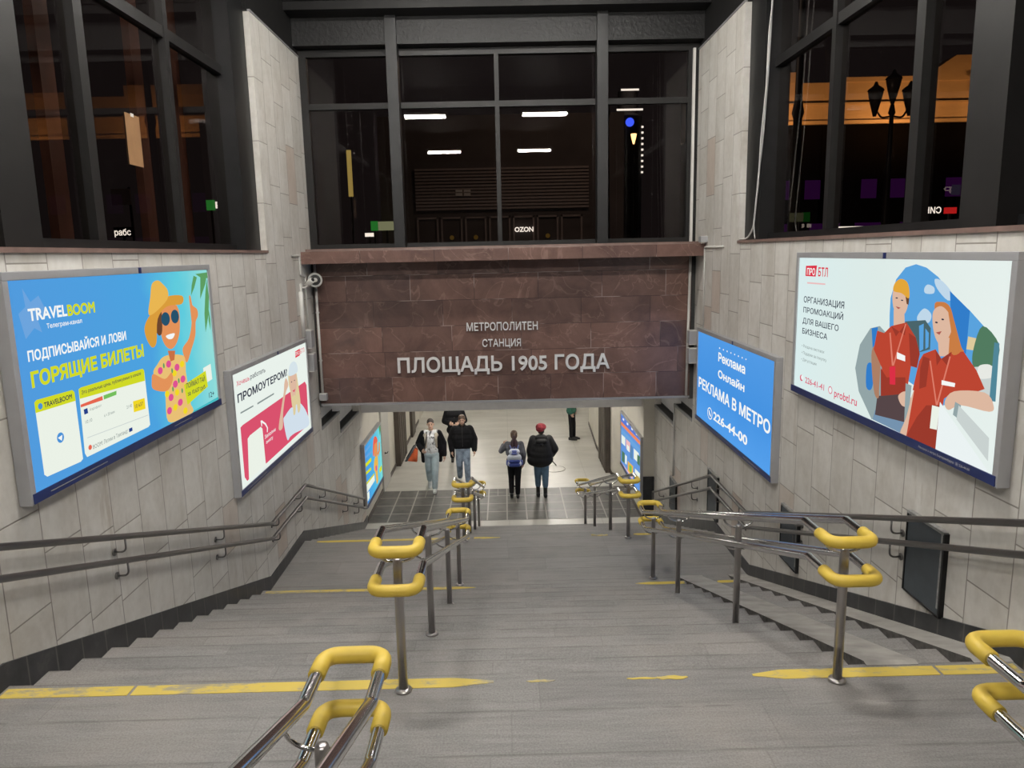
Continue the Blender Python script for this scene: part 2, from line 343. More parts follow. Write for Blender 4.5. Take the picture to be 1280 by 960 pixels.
def text_mesh(s, w, h, bold=0.0, depth=0.0):
    """lettering fitted into width w; capitals h tall; baseline at 0, lying in local x-z, facing -y; depth > 0 makes solid letters"""
    c = bpy.data.curves.new('lettering', 'FONT'); c.body = s; c.resolution_u = 3; c.fill_mode = 'NONE'
    o = bpy.data.objects.new('lettering', c); COL.objects.link(o)
    bpy.context.view_layer.update()
    me = bpy.data.meshes.new_from_object(o.evaluated_get(bpy.context.evaluated_depsgraph_get()))
    COL.objects.unlink(o); bpy.data.objects.remove(o); bpy.data.curves.remove(c)
    pts = [(v.co.x, v.co.y) for v in me.vertices]; ed = [tuple(e.vertices) for e in me.edges]; bpy.data.meshes.remove(me)
    # walk every outline in its own direction, then keep the triangles the outlines wind around
    nb = {}
    for a, b in ed: nb.setdefault(a, []).append(b); nb.setdefault(b, []).append(a)
    seen, loops = set(), []
    for a in range(len(pts)):
        if a in seen or a not in nb: continue
        L = [a]; seen.add(a); nx = a+1 if a+1 in nb[a] else nb[a][0]
        while nx not in seen:
            L.append(nx); seen.add(nx); k = [q for q in nb[nx] if q not in seen]
            if not k: break
            nx = k[0]
        loops.append(L)
    if bold > 0:
        moved = list(pts); info = []
        for L in loops:                                   # a letter's largest outline tells which side is outward
            xs = [pts[a][0] for a in L]
            info.append((min(xs), max(xs), sum(pts[a][0]*pts[b][1]-pts[b][0]*pts[a][1] for a, b in zip(L, L[1:]+L[:1]))))
        for L, (xl, xr, _) in zip(loops, info):
            xm = (xl+xr)/2; area = max((t[2] for t in info if t[0] <= xm <= t[1]), key=abs); sg = 1 if area > 0 else -1
            for i, a in enumerate(L):
                p, c_, n_ = Vector(pts[L[i-1]]), Vector(pts[a]), Vector(pts[L[(i+1) % len(L)]])
                e1, e2 = (c_-p).normalized(), (n_-c_).normalized()
                n1, n2 = Vector((e1.y, -e1.x)), Vector((e2.y, -e2.x)); d = (n1+n2)/max(0.45, 1+n1.dot(n2))
                moved[a] = (pts[a][0]+sg*d.x*bold, pts[a][1]+sg*d.y*bold)
        pts = moved
    seg = np.array([(pts[L[i]], pts[L[(i+1) % len(L)]]) for L in loops for i in range(len(L))])
    V, E_, F, *_ = delaunay_2d_cdt([Vector(p) for p in pts], [(L[i], L[(i+1) % len(L)]) for L in loops for i in range(len(L))], [], 0, 1e-5)
    tri = np.array([f[:3] for f in F]); P = np.array([(v.x, v.y) for v in V]); cen = P[tri].mean(1)
    y0, y1, x0, x1 = seg[:, 0, 1], seg[:, 1, 1], seg[:, 0, 0], seg[:, 1, 0]
    keep = []
    for k, (cx, cy) in enumerate(cen):
        up = (y0 <= cy) & (y1 > cy); dn = (y0 > cy) & (y1 <= cy)
        m_ = up | dn
        xi = x0[m_]+(cy-y0[m_])/(y1[m_]-y0[m_])*(x1[m_]-x0[m_])
        if np.sum(np.where(up[m_], 1, -1)*(xi > cx)) != 0: keep.append(k)
    xa, xb = P[:, 0].min(), P[:, 0].max(); ch = 0.73+2*bold
    q = lambda i, y: ((P[i][0]-xa)*w/(xb-xa), y, (P[i][1]+bold)*h/ch)
    tk = tri[keep]; used = sorted(set(tk.ravel().tolist())); ix = {u: n for n, u in enumerate(used)}
    vs = [q(u, -depth) for u in used]; fs = [tuple(ix[int(a)] for a in t) for t in tk]
    if depth > 0:
        n = len(used); vs += [q(u, 0.0) for u in used]; cnt = {}
        for a, b, c_ in list(fs):
            for e in ((a, b), (b, c_), (c_, a)): cnt[e] = 1
        sides = [(b, a, a+n, b+n) for a, b in cnt if (b, a) not in cnt]
        fs = fs+[tuple(reversed([v+n for v in t])) for t in fs]+sides
    out = bpy.data.meshes.new('lettering'); out.from_pydata(vs, [], fs)
    return out
def smooth_poly(pts, k):
    if k == 0: return pts
    n = len(pts); out = []
    for i in range(n):
        p0, p1, p2, p3 = [Vector(pts[(i+d) % n]) for d in (-1, 0, 1, 2)]
        for s in range(4):
            t = s/4; q = 0.5*((2*p1)+(p2-p0)*t+(2*p0-5*p1+4*p2-p3)*t*t+(3*p1-p0-3*p2+p3)*t**3)
            out.append((q.x, q.y))
    return out

# ------------------------------------------------------------------ stairs and concourse floor
RUN, RISE = 0.385, 0.13
Z0, Z1, Z2 = -2.60, -4.29, -5.85
XW = 3.165
prof = [(-9.0, -1.04)]
y, z = 2.5-11*RUN, -1.04
for k in range(12):
    prof.append((y, z)); z -= RISE; prof.append((y, z)); y += RUN
z = Z0; y = 4.31
for k in range(13):
    prof.append((y, z)); z = round(z-RISE, 4); prof.append((y, z)); y += RUN
y = 10.93
for k in range(12):
    prof.append((y, z)); z = round(z-RISE, 4); prof.append((y, z)); y += RUN
under = [(15.4, Z2), (15.4, -7.0), (10.9, -5.6), (9.0, -5.6), (4.3, -4.0), (2.4, -4.0), (-2.2, -2.4), (-9.0, -2.4)]
stairs = struct('stairs', prism(bmesh.new(), [p for i, p in enumerate(prof) if i == 0 or p != prof[i-1]]+under, 'x', -XW, XW), 'stair')
stairs['label'] = 'broad grey granite stairs with landings going down to the underpass'

def stripe(pieces, y0, y1, z):
    bm = bmesh.new()
    for a, b, ta, tb in pieces:
        ym = (y0+y1)/2; w = (y1-y0)/2
        pts = [(a, ym-w*(1-ta)), (a+0.18*(1 if ta else .1), y0), (b-0.25*(1 if tb else .1), y0), (b, ym-w*(1-tb)), (b, ym+w*(1-tb)), (b-0.25*(1 if tb else .1), y1), (a+0.18*(1 if ta else .1), y1), (a, ym+w*(1-ta))]
        prism(bm, pts, 'z', z, z+0.003)
    return bm
for pieces, a, b, z in (
    ([(-3.13, -2.35, 0, 0), (-2.33, -0.12, 0, .8), (1.48, 2.62, .8, 0), (2.64, 3.13, 0, 0)], 4.17, 4.27, Z0),
    ([(-3.1, -1.75, .3, 0), (-1.72, -0.45, 0, .8), (1.58, 2.2, .8, 0), (2.62, 2.9, .5, .5)], 8.84, 8.91, Z1+RISE),
    ([(-2.95, -0.62, .4, 0), (-0.55, -0.15, 0, .8), (1.25, 1.5, .8, .5), (1.9, 2.2, .5, .5)], 10.84, 10.91, Z1)):
    s = obj('yellow_stripe', stripe(pieces, a, b, z), 'stripe', stairs); s['label'] = 'worn yellow warning stripe'
for cx, hw, hh in ((0.17, 0.09, 0.012), (0.80, 0.10, 0.010), (0.98, 0.10, 0.020)):
    s = obj('stripe_remnant', prism(bmesh.new(), [(cx+hw*math.cos(2*PI*k/14), 4.215+hh*math.sin(2*PI*k/14)*(1+.4*math.sin(k*2.3))) for k in range(14)], 'z', Z0, Z0+0.003), 'stripe', stairs)

# stroller ramps beside the right wall
def ramp(x0, x1):
    bm = bmesh.new()
    prism(bm, [(4.29, Z0+0.004), (4.33, Z0+0.012), (9.28, Z1+0.018), (9.36, Z1+0.002), (9.3, Z1-0.15), (4.4, Z0-0.25)], 'x', x0, x1)
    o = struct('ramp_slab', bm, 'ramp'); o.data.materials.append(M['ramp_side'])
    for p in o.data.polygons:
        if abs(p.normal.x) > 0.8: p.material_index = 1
    return o
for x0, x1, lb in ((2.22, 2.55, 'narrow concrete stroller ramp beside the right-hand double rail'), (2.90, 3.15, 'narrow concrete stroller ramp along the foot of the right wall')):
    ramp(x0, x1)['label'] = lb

fl = struct('floor', prism(bmesh.new(), [(-3.6, 15.39), (3.6, 15.39), (3.6, 40), (-3.6, 40)], 'z', Z2-0.3, Z2), 'floor')
o = obj('tile_band', BX(-3.15, 2.93, 15.85, 18.11, Z2, Z2+0.004), 'tiles', fl); o['label'] = 'band of dark square floor tiles with pale joints'

# ------------------------------------------------------------------ side walls
def wall_prof(tail):
    return [(-9, 0.07), (12.62, 0.07), (12.62, -2.5), (12.46, -2.5), (12.46, -2.87), (13.82, -2.87), (13.82, -3.25), (15.62, -3.25), (15.62, -2.95), (tail, -2.95), (tail, -7), (-9, -7)]
wl = struct('wall_left', prism(bmesh.new(), wall_prof(15.9), 'x', -XW, -3.75), 'stone')
wr = struct('wall_right', prism(bmesh.new(), wall_prof(15.64), 'x', XW, 3.75), 'stone')
for s, w in ((-1, wl), (1, wr)):
    obj('stone_pier', BX(s*XW, s*3.40, 10.2, 12.62, 0.07, 3.10), 'stone', w)
    for ya, yb, za in ((12.46, 13.82, -2.87), (13.82, 15.62, -3.25)):
        obj('recess_back', BX(s*3.30, s*3.72, ya, yb, za, -2.45), 'beam', w)
        obj('recess_dark_strip', BX(s*3.17, s*3.30, ya+0.01, yb-0.01, za, za+0.004), 'recess', w)  # dark strip over the bottom ledge of each recess
        obj('recess_dark_strip', BX(s*3.293, s*3.30, ya+0.01, yb-0.01, za, za+0.05), 'recess', w)
    bm = bmesh.new()
    for ya, yb, zz in ((12.46, 13.83, -2.875), (13.82, 15.62, -3.255)):
        box(bm, s*3.155, s*3.18, ya, yb, zz-0.035, zz+0.012)
    obj('recess_lip', bm, 'grey', w)
# concourse walls
o = struct('wall_left', prism(bmesh.new(), [(-3.165, 15.9), (-3.165, 40), (-3.6, 40), (-3.6, 15.9)], 'z', -7, -2.9), 'conc_wall')
wr2 = struct('wall_right', prism(bmesh.new(), [(3.74, 15.64), (2.93, 15.64), (2.93, 18.62), (2.74, 19.0), (2.68, 21.9), (2.80, 25), (3.1, 27), (3.2, 40), (3.74, 40)], 'z', -7, -2.9), 'conc_wall')
obj('corner_facing', BX(2.925, 3.165, 15.615, 15.64, Z2, -4.85), 'skirting', wr2)
struct('wall_back', BX(-3.6, 3.6, 40, 40.3, -7, -2.9), 'conc_wall')
struct('ceiling', BX(-3.6, 3.6, 15.9, 40, -2.95, -2.75), 'conc_ceil')
struct('ceiling', BX(-3.7, 3.7, 12.7, 15.95, -2.48, -2.3), 'beam')
struct('beam', BX(-3.17, 3.17, 15.9, 16.35, -3.345, -2.48), 'beam')
# skirtings
def skirt(s, y1):
    x0, x1 = s*3.166, s*3.150
    top = [(-2.2, -0.85), (2.35, -2.42), (4.30, -2.44), (9.31, -4.13), (10.94, -4.13), (15.5, -5.68), (y1, -5.68)]
    bot = [(y1, -5.86), (15.2, -5.86), (10.9, -4.44), (9.0, -4.44), (4.3, -2.9), (2.5, -2.9), (-2.2, -1.3)]
    return prism(bmesh.new(), top+bot, 'x', x0, x1)
struct('baseboard_left', skirt(-1, 15.9), 'skirting')
struct('baseboard_right', skirt(1, 15.6), 'skirting')
struct('baseboard_left', BX(-3.166, -3.145, 15.9, 26, Z2, Z2+0.10), 'door_brown')
struct('baseboard_right', prism(bmesh.new(), [(2.931, 15.66), (2.931, 18.62), (2.742, 19.0), (2.682, 21.9), (2.80, 25), (2.78, 25), (2.662, 21.9), (2.72, 19.0), (2.91, 18.6), (2.91, 15.66)], 'z', Z2, Z2+0.10), 'door_brown')

# doors in the concourse
def door(name, bm, m, handle=None):
    d = struct(name, bm, m)
    if handle:
        h = bmesh.new(); x, y, z = handle
        tube(h, fillet([(x, y, z), (x+0.06, y, z), (x+0.06, y+0.13, z)], 0.02), 0.012, 8); lathe(h, [(0.03, 0), (0.03, 0.012)], (x, y, z), 12, 'x')
        obj('door_handle', h, 'black', d, True)
    return d
d = door('door_1', BX(-3.166, -3.12, 18.05, 19.12, Z2+0.005, -3.2), 'door_grey', (-3.12, 18.37, -4.92))
d['label'] = 'pale grey metal door in the left underpass wall'
d = door('door_2', BX(-3.166, -3.02, 20.35, 21.75, Z2+0.005, -3.0), 'door_brown'); d['label'] = 'dark brown folded door in the left underpass wall'
bm = bmesh.new()
for k in range(5): box(bm, -3.022, -3.0, 20.42+k*0.27, 20.56+k*0.27, Z2+0.05, -3.05)
obj('door_panel', bm, 'door_brown', d)
d = door('door_3', BX(2.60, 2.72, 19.25, 20.75, Z2+0.005, -3.0), 'door_brown'); d['label'] = 'dark brown door in the right underpass wall'
bm = bmesh.new()
for k in range(5): box(bm, 2.575, 2.60, 19.32+k*0.28, 19.48+k*0.28, Z2+0.05, -3.05)
obj('door_panel', bm, 'door_brown', d)
d = door('door_4', BX(-3.166, -3.08, 23.7, 24.5, Z2+0.005, -3.0), 'door_brown'); d['label'] = 'second dark door further along the left underpass wall'

# ------------------------------------------------------------------ red granite front wall, cornice
wf = struct('wall_front', BX(-3.13, 3.09, 12.40, 12.70, -2.44, 0.0), 'granite')
wf['label'] = 'dark red granite panel above the underpass opening'
obj('edge_strip', BX(-3.13, 3.09, 12.385, 12.70, -2.475, -2.44), 'grey', wf)
bm = BX(-3.165, -3.13, 12.44, 12.7, -2.5, 0.0); box(bm, 3.09, 3.165, 12.44, 12.7, -2.5, 0.0)
struct('trim_1', bm, 'recess')
struct('trim_2', BX(-3.20, 3.20, 11.86, 12.62, -0.105, 0.085, 0.006), 'granite')['label'] = 'red granite cornice under the front window'
struct('trim_3', BX(-3.164, 3.164, 12.15, 12.62, 0.085, 0.125), 'sill')
for i, s in ((4, -1), (5, 1)):
    struct('trim_%d' % i, BX(s*3.145, s*3.5, -9, 10.2, 0.07, 0.105), 'sill')

# ------------------------------------------------------------------ windows
def pane(name, parent, x0, x1, y0, y1, z0, z1):
    bm = bmesh.new()
    if abs(x1-x0) < 1e-6: vs = [(x0, y0, z0), (x0, y1, z0), (x0, y1, z1), (x0, y0, z1)]
    else: vs = [(x0, y0, z0), (x1, y0, z0), (x1, y0, z1), (x0, y0, z1)]
    bm.faces.new([bm.verts.new(v) for v in vs])
    return obj(name, bm, 'glass', parent)
w1 = struct('window_1', BX(-3.165, 3.165, 12.50, 12.62, 0.125, 0.20), 'frame'); w1['label'] = 'wide front window over the red granite panel'
bm = bmesh.new()
box(bm, -3.165, -3.05, 12.50, 12.62, 0.2, 3.2); box(bm, 3.0, 3.165, 12.50, 12.62, 0.2, 3.2)
box(bm, -3.05, 3.0, 12.50, 12.62, 3.10, 3.2); obj('window_frame', bm, 'frame', w1)
obj('transom', BX(-3.05, 3.0, 12.51, 12.61, 2.31, 2.40), 'frame', w1)
obj('mullion', BX(-0.085, -0.015, 12.50, 12.60, 0.2, 3.1), 'frame', w1)
for xx in (-1.66, 1.60):
    obj('steel_post', BX(xx-0.085, xx+0.085, 12.22, 12.46, 0.125, 4.0), 'black', w1)
    obj('mullion', BX(xx-0.05, xx+0.05, 12.50, 12.61, 0.2, 3.1), 'frame', w1)
obj('corner_trim', BX(3.06, 3.10, 12.44, 12.49, 0.125, 3.12), 'pvc', w1)
for a, b in ((-3.05, -1.71), (-1.61, -0.085), (-0.015, 1.55), (1.65, 3.0)):
    pane('glass_pane', w1, a, b, 12.56, 12.56, 0.2, 2.31); pane('glass_pane', w1, a, b, 12.56, 12.56, 2.40, 3.1)
for nm, s, mull, tz, lab in (('window_2', -1, (-1.2, 0.7, 2.6, 4.5, 6.42, 8.08), 2.26, 'tall dark window above the left wall'), ('window_3', 1, (-1.2, 0.7, 2.6, 4.5, 6.30, 7.93), 2.22, 'tall dark window above the right wall')):
    w = struct(nm, BX(s*3.36, s*3.48, -9, 9.66, 0.105, 0.18), 'black'); w['label'] = lab
    obj('transom', BX(s*3.37, s*3.47, -9, 9.66, tz-0.05, tz+0.06), 'frame', w)
    prev = -9
    for i, m_ in enumerate(mull):
        hw = 0.065 if i in (4,) else 0.045
        obj('mullion', BX(s*3.355, s*3.485, m_-hw, m_+hw, 0.18, 4.0), 'frame', w)
        pane('glass_pane', w, s*3.43, s*3.43, prev, m_-hw, 0.18, 4.0); prev = m_+hw
    pane('glass_pane', w, s*3.43, s*3.43, prev, 9.66, 0.18, 4.0)
    obj('window_column', BX(s*3.24, s*3.56, 9.62, 10.18, 0.105, 4.0), 'black', w)
    obj('window_column', BX(s*3.22, s*3.52, 4.95, 5.36, 0.105, 4.0), 'frame', w)
    for yy in ((6.75, 8.45, 9.45) if s < 0 else ()):
        obj('outer_mullion', BX(s*3.9, s*3.98, yy, yy+0.22, -0.4, 4.2), 'rust', w)
# dark fascia over the stone piers, beams and ceiling of the pavilion
for i, s in ((6, -1), (7, 1)):
    struct('trim_%d' % i, BX(s*3.19, s*3.42, 10.15, 12.62, 3.10, 4.0), 'ceil')
    t = struct('trim_%d' % (i+2), BX(s*3.155, s*3.2, 10.2, 12.5, 3.10, 3.125), 'grey')
struct('beam', BX(-3.19, 3.19, 12.30, 12.62, 3.22, 3.62), 'pressed')
bm = BX(-3.19, 3.19, 11.9, 12.62, 3.62, 4.0); box(bm, -3.19, 3.19, 11.86, 11.9, 3.74, 3.80)
struct('beam', bm, 'ceil')
struct('ceiling', BX(-3.75, 3.75, -9, 12.62, 4.0, 4.2), 'ceil')
struct('wall_back', BX(-3.75, 3.75, -9.3, -9, -1.4, 4.0), 'ceil')

# ------------------------------------------------------------------ ceiling lamps
def lamp(x, y, z, mat, lab, grp, rod=0.0):
    t = thing('ceiling_light', lab, 'lamp', (x, y, z), 0, grp)
    obj('housing', BX(-0.62, 0.62, -0.19, 0.19, -0.05, 0.0, 0.006), 'pvc', t)
    for dy in (-0.12, 0.12):
        obj('fluorescent_tube', TB([(-0.56, dy, -0.085), (0.56, dy, -0.085)], 0.026, 8), mat, t, True)
    for sx in (-0.585, 0.585):
        obj('tube_holder', BX(sx-0.02, sx+0.02, -0.16, 0.16, -0.115, -0.05), 'pvc', t)
        if rod > 0: obj('hanging_rod', TB([(sx*0.8, 0, 0), (sx*0.8, 0, rod)], 0.008, 8), 'grey', t, True)
for x in (-1.96, 1.13):
    for y in (5.2, -1.6):
        lamp(x, y, 3.55, 'tube', 'twin tube light hung under the pavilion ceiling', 'pavilion ceiling lights', 0.45)
for x in (-1.1, 1.1): lamp(x, 9.6, 4.0, 'tube_fill', 'twin tube light fixed to the ceiling before the front window', 'front ceiling lights')  # added fill lamps, out of view, that brighten the piers and stairs
for x in (-1.5, 1.5): lamp(x, 13.7, -2.48, 'tube_soffit', 'twin tube light under the soffit over the lowest steps', 'soffit lights')
for y in (17.0, 19.6, 22.4, 25.5, 29.0):
    for x in (-1.5, 1.5):
        lamp(x, y, -2.95, 'tube2', 'twin tube ceiling light of the underpass', 'underpass ceiling lights')

# ------------------------------------------------------------------ station name in metal letters
sign = thing('station_sign', 'silver metal lettering naming the metro station on the red granite wall', 'sign', (0, 12.40, -2.0))
for s, x0, x1, zb, h, b in (('МЕТРОПОЛИТЕН', -0.64, 0.54, -1.258, 0.135, 0.006), ('СТАНЦИЯ', -0.386, 0.255, -1.528, 0.125, 0.006), ('ПЛОЩАДЬ 1905 ГОДА', -1.81, 1.735, -1.937, 0.255, 0.018)):
    me = text_mesh(s, x1-x0, h, b, 0.05)
    mobj('lettering', me, 'letters', sign, False, (x0, -0.001, zb+2.0))

# ------------------------------------------------------------------ handrails
def handrail(label, xc, ya, yb, za, zb, posts, ext=0.36, half=0.128):
    """double rail: two tubes each side of a row of posts, on two levels, closed by yellow loops at both ends"""
    xa, xb = xc
    X = lambda y: xa+(xb-xa)*(y-ya)/(yb-ya)
    t = thing('stair_handrail', label, 'handrail', (0, 0, 0), 0, 'double handrails down the middle of the stairs')
    bend_a, bend_b = ya+ext, yb-ext
    sl = (zb-za)/(bend_b-bend_a)
    ht = lambda y: za if y < bend_a else zb if y > bend_b else za+sl*(y-bend_a)
    for lev, nm in ((0.0, 'upper_rail'), (-0.20, 'lower_rail')):
        dy = -0.075 if lev else 0.0
        y0, y1, y2, y3 = ya+dy, bend_a+dy, bend_b+dy, yb+dy
        pa, pb = (za+lev), (zb+lev)
        L = lambda y, z: (X(y)-half, y, z); Q = lambda y, z: (X(y)+half, y, z)
        path = [L(y0, pa), L(y1, pa), L(y2, pb), L(y3, pb), Q(y3, pb), Q(y2, pb), Q(y1, pa), Q(y0, pa)]
        rad = [0.075, 0.10, 0.10, 0.075, 0.075, 0.10, 0.10, 0.075]
        r = obj(nm, TB(fillet(path, rad, True, 6), 0.0262, 12, True), 'chrome', t, True)
        for yy, ins, p in ((y0, 0.155, pa), (y3, -0.155, pb)):
            g = fillet([L(yy+ins, p), L(yy, p), Q(yy, p), Q(yy+ins, p)], [0, 0.075, 0.075, 0], False, 8)
            o = obj('grip_sleeve', TB(g, 0.0355, 14), 'grip', r, True); o['label'] = 'yellow rubber sleeve'
    for py, pz in posts:
        x = X(py); zr = ht(py); top = zr-0.075
        bm = bmesh.new(); lathe(bm, [(0.0275, pz), (0.0275, top-0.02), (0.022, top-0.004), (0.010, top)], (x, py, 0), 16)
        o = obj('post', bm, 'steel', t, True)
        bm = bmesh.new(); lathe(bm, [(0.052, pz), (0.052, pz+0.008), (0.046, pz+0.016), (0.029, pz+0.022)], (x, py, 0), 20)
        obj('base_ring', bm, 'steel', o, True)
        for lv in (0.0, -0.20):
            zz = zr+lv; pts = []
            for k in range(13):
                a = PI+PI*k/12
                pts.append((x+half*math.cos(a), py, zz-0.012+0.088*math.sin(a)))
            obj('bracket', TB(pts, 0.0085, 8), 'chrome', t, True)
RZ = 0.925
handrail('near double rail with yellow end loops at the bottom edge, left of the middle', (-0.70, -0.67), -2.4, 2.95, -1.04+RZ-0.02, Z0+RZ, ((-1.9, -1.04), (-0.1, Z0+7*RISE), (1.75, Z0+2*RISE), (2.36, Z0+RISE)))
handrail('near steel double rail at the right edge with yellow end loops', (2.10, 2.085), -2.4, 2.95, -1.04+RZ-0.02, Z0+RZ, ((-1.9, -1.04), (-0.1, Z0+7*RISE), (1.75, Z0+2*RISE), (2.36, Z0+RISE)))
handrail('steel double rail left of the middle between the two landings', (-0.665, -0.675), 4.06, 9.54, Z0+RZ, Z1+RZ, ((4.15, Z0), (5.79, Z0-4*RISE), (7.62, Z0-9*RISE), (9.25, Z1)))
handrail('steel double rail beside the stroller ramp, between the two landings', (1.97, 1.88), 4.04, 9.66, Z0+RZ, Z1+RZ, ((4.14, Z0), (6.0, Z0-5*RISE), (8.0, Z0-10*RISE), (9.3, Z1)))
handrail('lowest steel double rail on the side of the two walking men', (-0.69, -0.66), 10.62, 15.75, Z1+RZ, Z2+RZ, ((10.75, Z1), (12.2, Z1-4*RISE), (13.8, Z1-8*RISE), (15.45, Z2)))
handrail('lowest steel double rail slanting towards the middle of the underpass', (1.80, 1.60), 10.62, 15.75, Z1+RZ, Z2+RZ, ((10.75, Z1), (12.25, Z1-4*RISE), (13.95, Z1-8*RISE), (15.2, Z2)))

def wall_rail(label, s):
    t = thing('wall_handrail', label, 'handrail', (s*3.165, 4.31, -1.7), 0, 'steel handrails along the walls')
    x = s*3.065; O = Vector((s*3.165, 4.31, -1.7))
    for lev, nm in ((0, 'upper_rail'), (-0.20, 'lower_rail')):
        pts = [(-2.0, 0.35), (2.4, -1.60), (4.08, -1.605), (9.22, -3.375), (10.86, -3.375), (15.12, -5.03)]
        pth = [Vector((x, a, b+lev))-O for a, b in pts]
        obj(nm, TB(fillet(pth, 0.08, False, 5), 0.0245, 12), 'tubesteel', t, True)
        zz = lambda y: next(b0+(b1-b0)*(y-a0)/(a1-a0) for (a0, b0), (a1, b1) in zip(pts, pts[1:]) if a0 <= y <= a1)+lev
        for yy in (3.0, 5.68, 7.65, 9.5, 10.6, 12.0, 13.6, 14.6):
            z = zz(yy)
            a = Vector((x, yy, z-0.02))-O; w = Vector((s*3.165, yy, z-0.13))-O
            bm = tube(bmesh.new(), fillet([a, a+Vector((0, 0, -0.11)), w], 0.07, False, 6), 0.008, 8)
            lathe(bm, [(0.03, 0), (0.03, 0.010)] if s < 0 else [(0.03, -0.010), (0.03, 0)], tuple(w), 14, 'x')
            obj('bracket', bm, 'tubesteel', t, True)
    # end loop joining both levels at the foot of the stairs
    e0 = Vector((x, 15.12, -5.03))-O
    g = fillet([e0, e0+Vector((0, 0.10, -0.03)), e0+Vector((0, 0.10, -0.23)), e0+Vector((0, 0, -0.20))], 0.05, False, 6)
    o = obj('end_loop', TB(g, 0.0245, 12), 'tubesteel', t, True)
wall_rail('steel handrail on two levels along the left wall', -1)
wall_rail('steel handrail on two levels along the right wall', 1)

# fold-down plates on the right wall
PL = 'slate grey plates on the right wall'
for (y0, y1, z0, z1), lb in zip(((5.09, 5.57, -2.70, -2.07), (7.72, 8.19, -3.53, -2.91), (10.78, 11.28, -4.08, -3.40), (13.47, 13.95, -4.95, -4.34)),
      ('slate grey metal plate on the right wall, largest and nearest', 'slate grey metal plate on the right wall below the big white advert\'s far end', 'slate grey metal plate where the right wall rail starts down the lowest flight', 'slate grey metal plate on the right wall by the white pipe')):
    t = thing('wall_plate', lb, 'metal plate', (3.165, (y0+y1)/2, z0), 0, PL)
    a, b, h = y0-(y0+y1)/2, y1-(y0+y1)/2, z1-z0
    obj('panel', BX(-0.028, -0.004, a, b, 0, h, 0.004), 'plate', t)
    obj('side_frame', BX(-0.036, 0, a-0.022, a, -0.01, h+0.01), 'black', t); obj('side_frame', BX(-0.034, 0, b, b+0.015, -0.01, h+0.01), 'black', t)
    obj('worn_edge', BX(-0.040, -0.002, a-0.01, b, h, h+0.022), 'plate_edge', t); obj('worn_edge', BX(-0.031, -0.028, a+0.004, a+0.03, 0.05, h), 'plate_edge', t)
    bm = TB([(-0.022, a, -0.008), (-0.022, b, -0.008)], 0.012, 8); obj('hinge', bm, 'black', t, True)

# ------------------------------------------------------------------ pipes, loudspeaker, camera, boxes, cables
def pipe(name, label, pts, r, cat, m='pvc', grp=None, rad=0.04, clips=()):
    t = thing(name, label, cat, pts[0], 0, grp); O = Vector(pts[0])
    obj('pipe' if cat == 'pipe' else 'cord', TB(fillet([Vector(p)-O for p in pts], rad), r, 8), m, t, True)
    for c in clips: obj('clip', BX(c[0]-O.x-0.025, c[0]-O.x+0.025, c[1]-O.y-0.02, c[1]-O.y+0.02, c[2]-O.z-0.012, c[2]-O.z+0.012), m, t)
    return t
pipe('conduit', 'white conduit beside the loudspeaker on the red granite panel', [(-3.09, 12.375, -0.11), (-3.09, 12.375, -2.28)], 0.022, 'pipe', clips=[(-3.09, 12.385, -0.9), (-3.09, 12.385, -1.7)])
pipe('conduit', 'thick white conduit on the left wall under the security camera', [(-3.14, 11.62, -0.52), (-3.14, 11.62, -1.22)], 0.035, 'pipe')
pipe('conduit', 'thin bent white conduit running round the cornice end on the left', [(-3.148, 11.3, 0.03), (-3.148, 11.70, 0.03), (-3.148, 11.70, -0.26), (-3.148, 11.96, -0.30), (-3.148, 11.96, -1.36)], 0.013, 'pipe')
pipe('conduit', 'white conduit on the red granite panel at its far right end', [(3.06, 12.375, -0.11), (3.03, 12.375, -2.43)], 0.022, 'pipe')
pipe('conduit', 'bent white conduit round the cornice end on the right wall', [(3.15, 10.85, 0.03), (3.15, 11.84, 0.03), (3.15, 11.84, -1.22)], 0.014, 'pipe')
pipe('conduit', 'thin white pipe upright on the right wall near the underpass mouth', [(3.15, 13.75, -2.9), (3.15, 13.75, -4.26)], 0.016, 'pipe')
def jbox(label, x, y, z, sx, sy, sz, grp='grey junction boxes'):
    t = thing('junction_box', label, 'box', (x, y, z), 0, grp)
    obj('box_body', BX(-sx, sx, -sy, sy, 0, sz, 0.008), 'pvc', t)
    obj('box_lid', BX(-sx-0.004, sx+0.004, -sy-0.004, sy+0.004, sz*0.06, sz*0.94, 0.006), 'alu', t)
jbox('upper grey junction box beside the far white advert on the left', -3.105, 11.80, -1.42, 0.055, 0.085, 0.30)
jbox('lower grey junction box beside the far white advert on the left', -3.105, 11.86, -1.80, 0.055, 0.085, 0.30)
jbox('upper grey junction box beside the blue advert', 3.09, 12.25, -1.55, 0.07, 0.075, 0.24)
jbox('lower grey junction box beside the blue advert', 3.09, 12.25, -1.86, 0.07, 0.075, 0.26)
jbox('small square white box at the foot of the conduit by the red panel', -3.075, 12.35, -2.37, 0.06, 0.045, 0.12)
jbox('small white box where the cornice meets the right wall', 3.11, 11.80, 0.10, 0.05, 0.07, 0.10)
t = thing('loudspeaker', 'round white horn loudspeaker at the top left of the red panel', 'loudspeaker', (-3.05, 12.235, -0.36), R(10))
bm = lathe(bmesh.new(), [(0.045, 0.06), (0.05, 0.0), (0.065, -0.05), (0.105, -0.13), (0.115, -0.14), (0.105, -0.142), (0.06, -0.07), (0.03, -0.05)], (0, 0, 0), 24, 'y'); obj('horn', bm, 'pvc', t, True)
bm = lathe(bmesh.new(), [(0.085, -0.105), (0.085, -0.108)], (0, 0, 0), 20, 'y'); obj('mesh_disc', bm, 'pvc_dark', t, True)
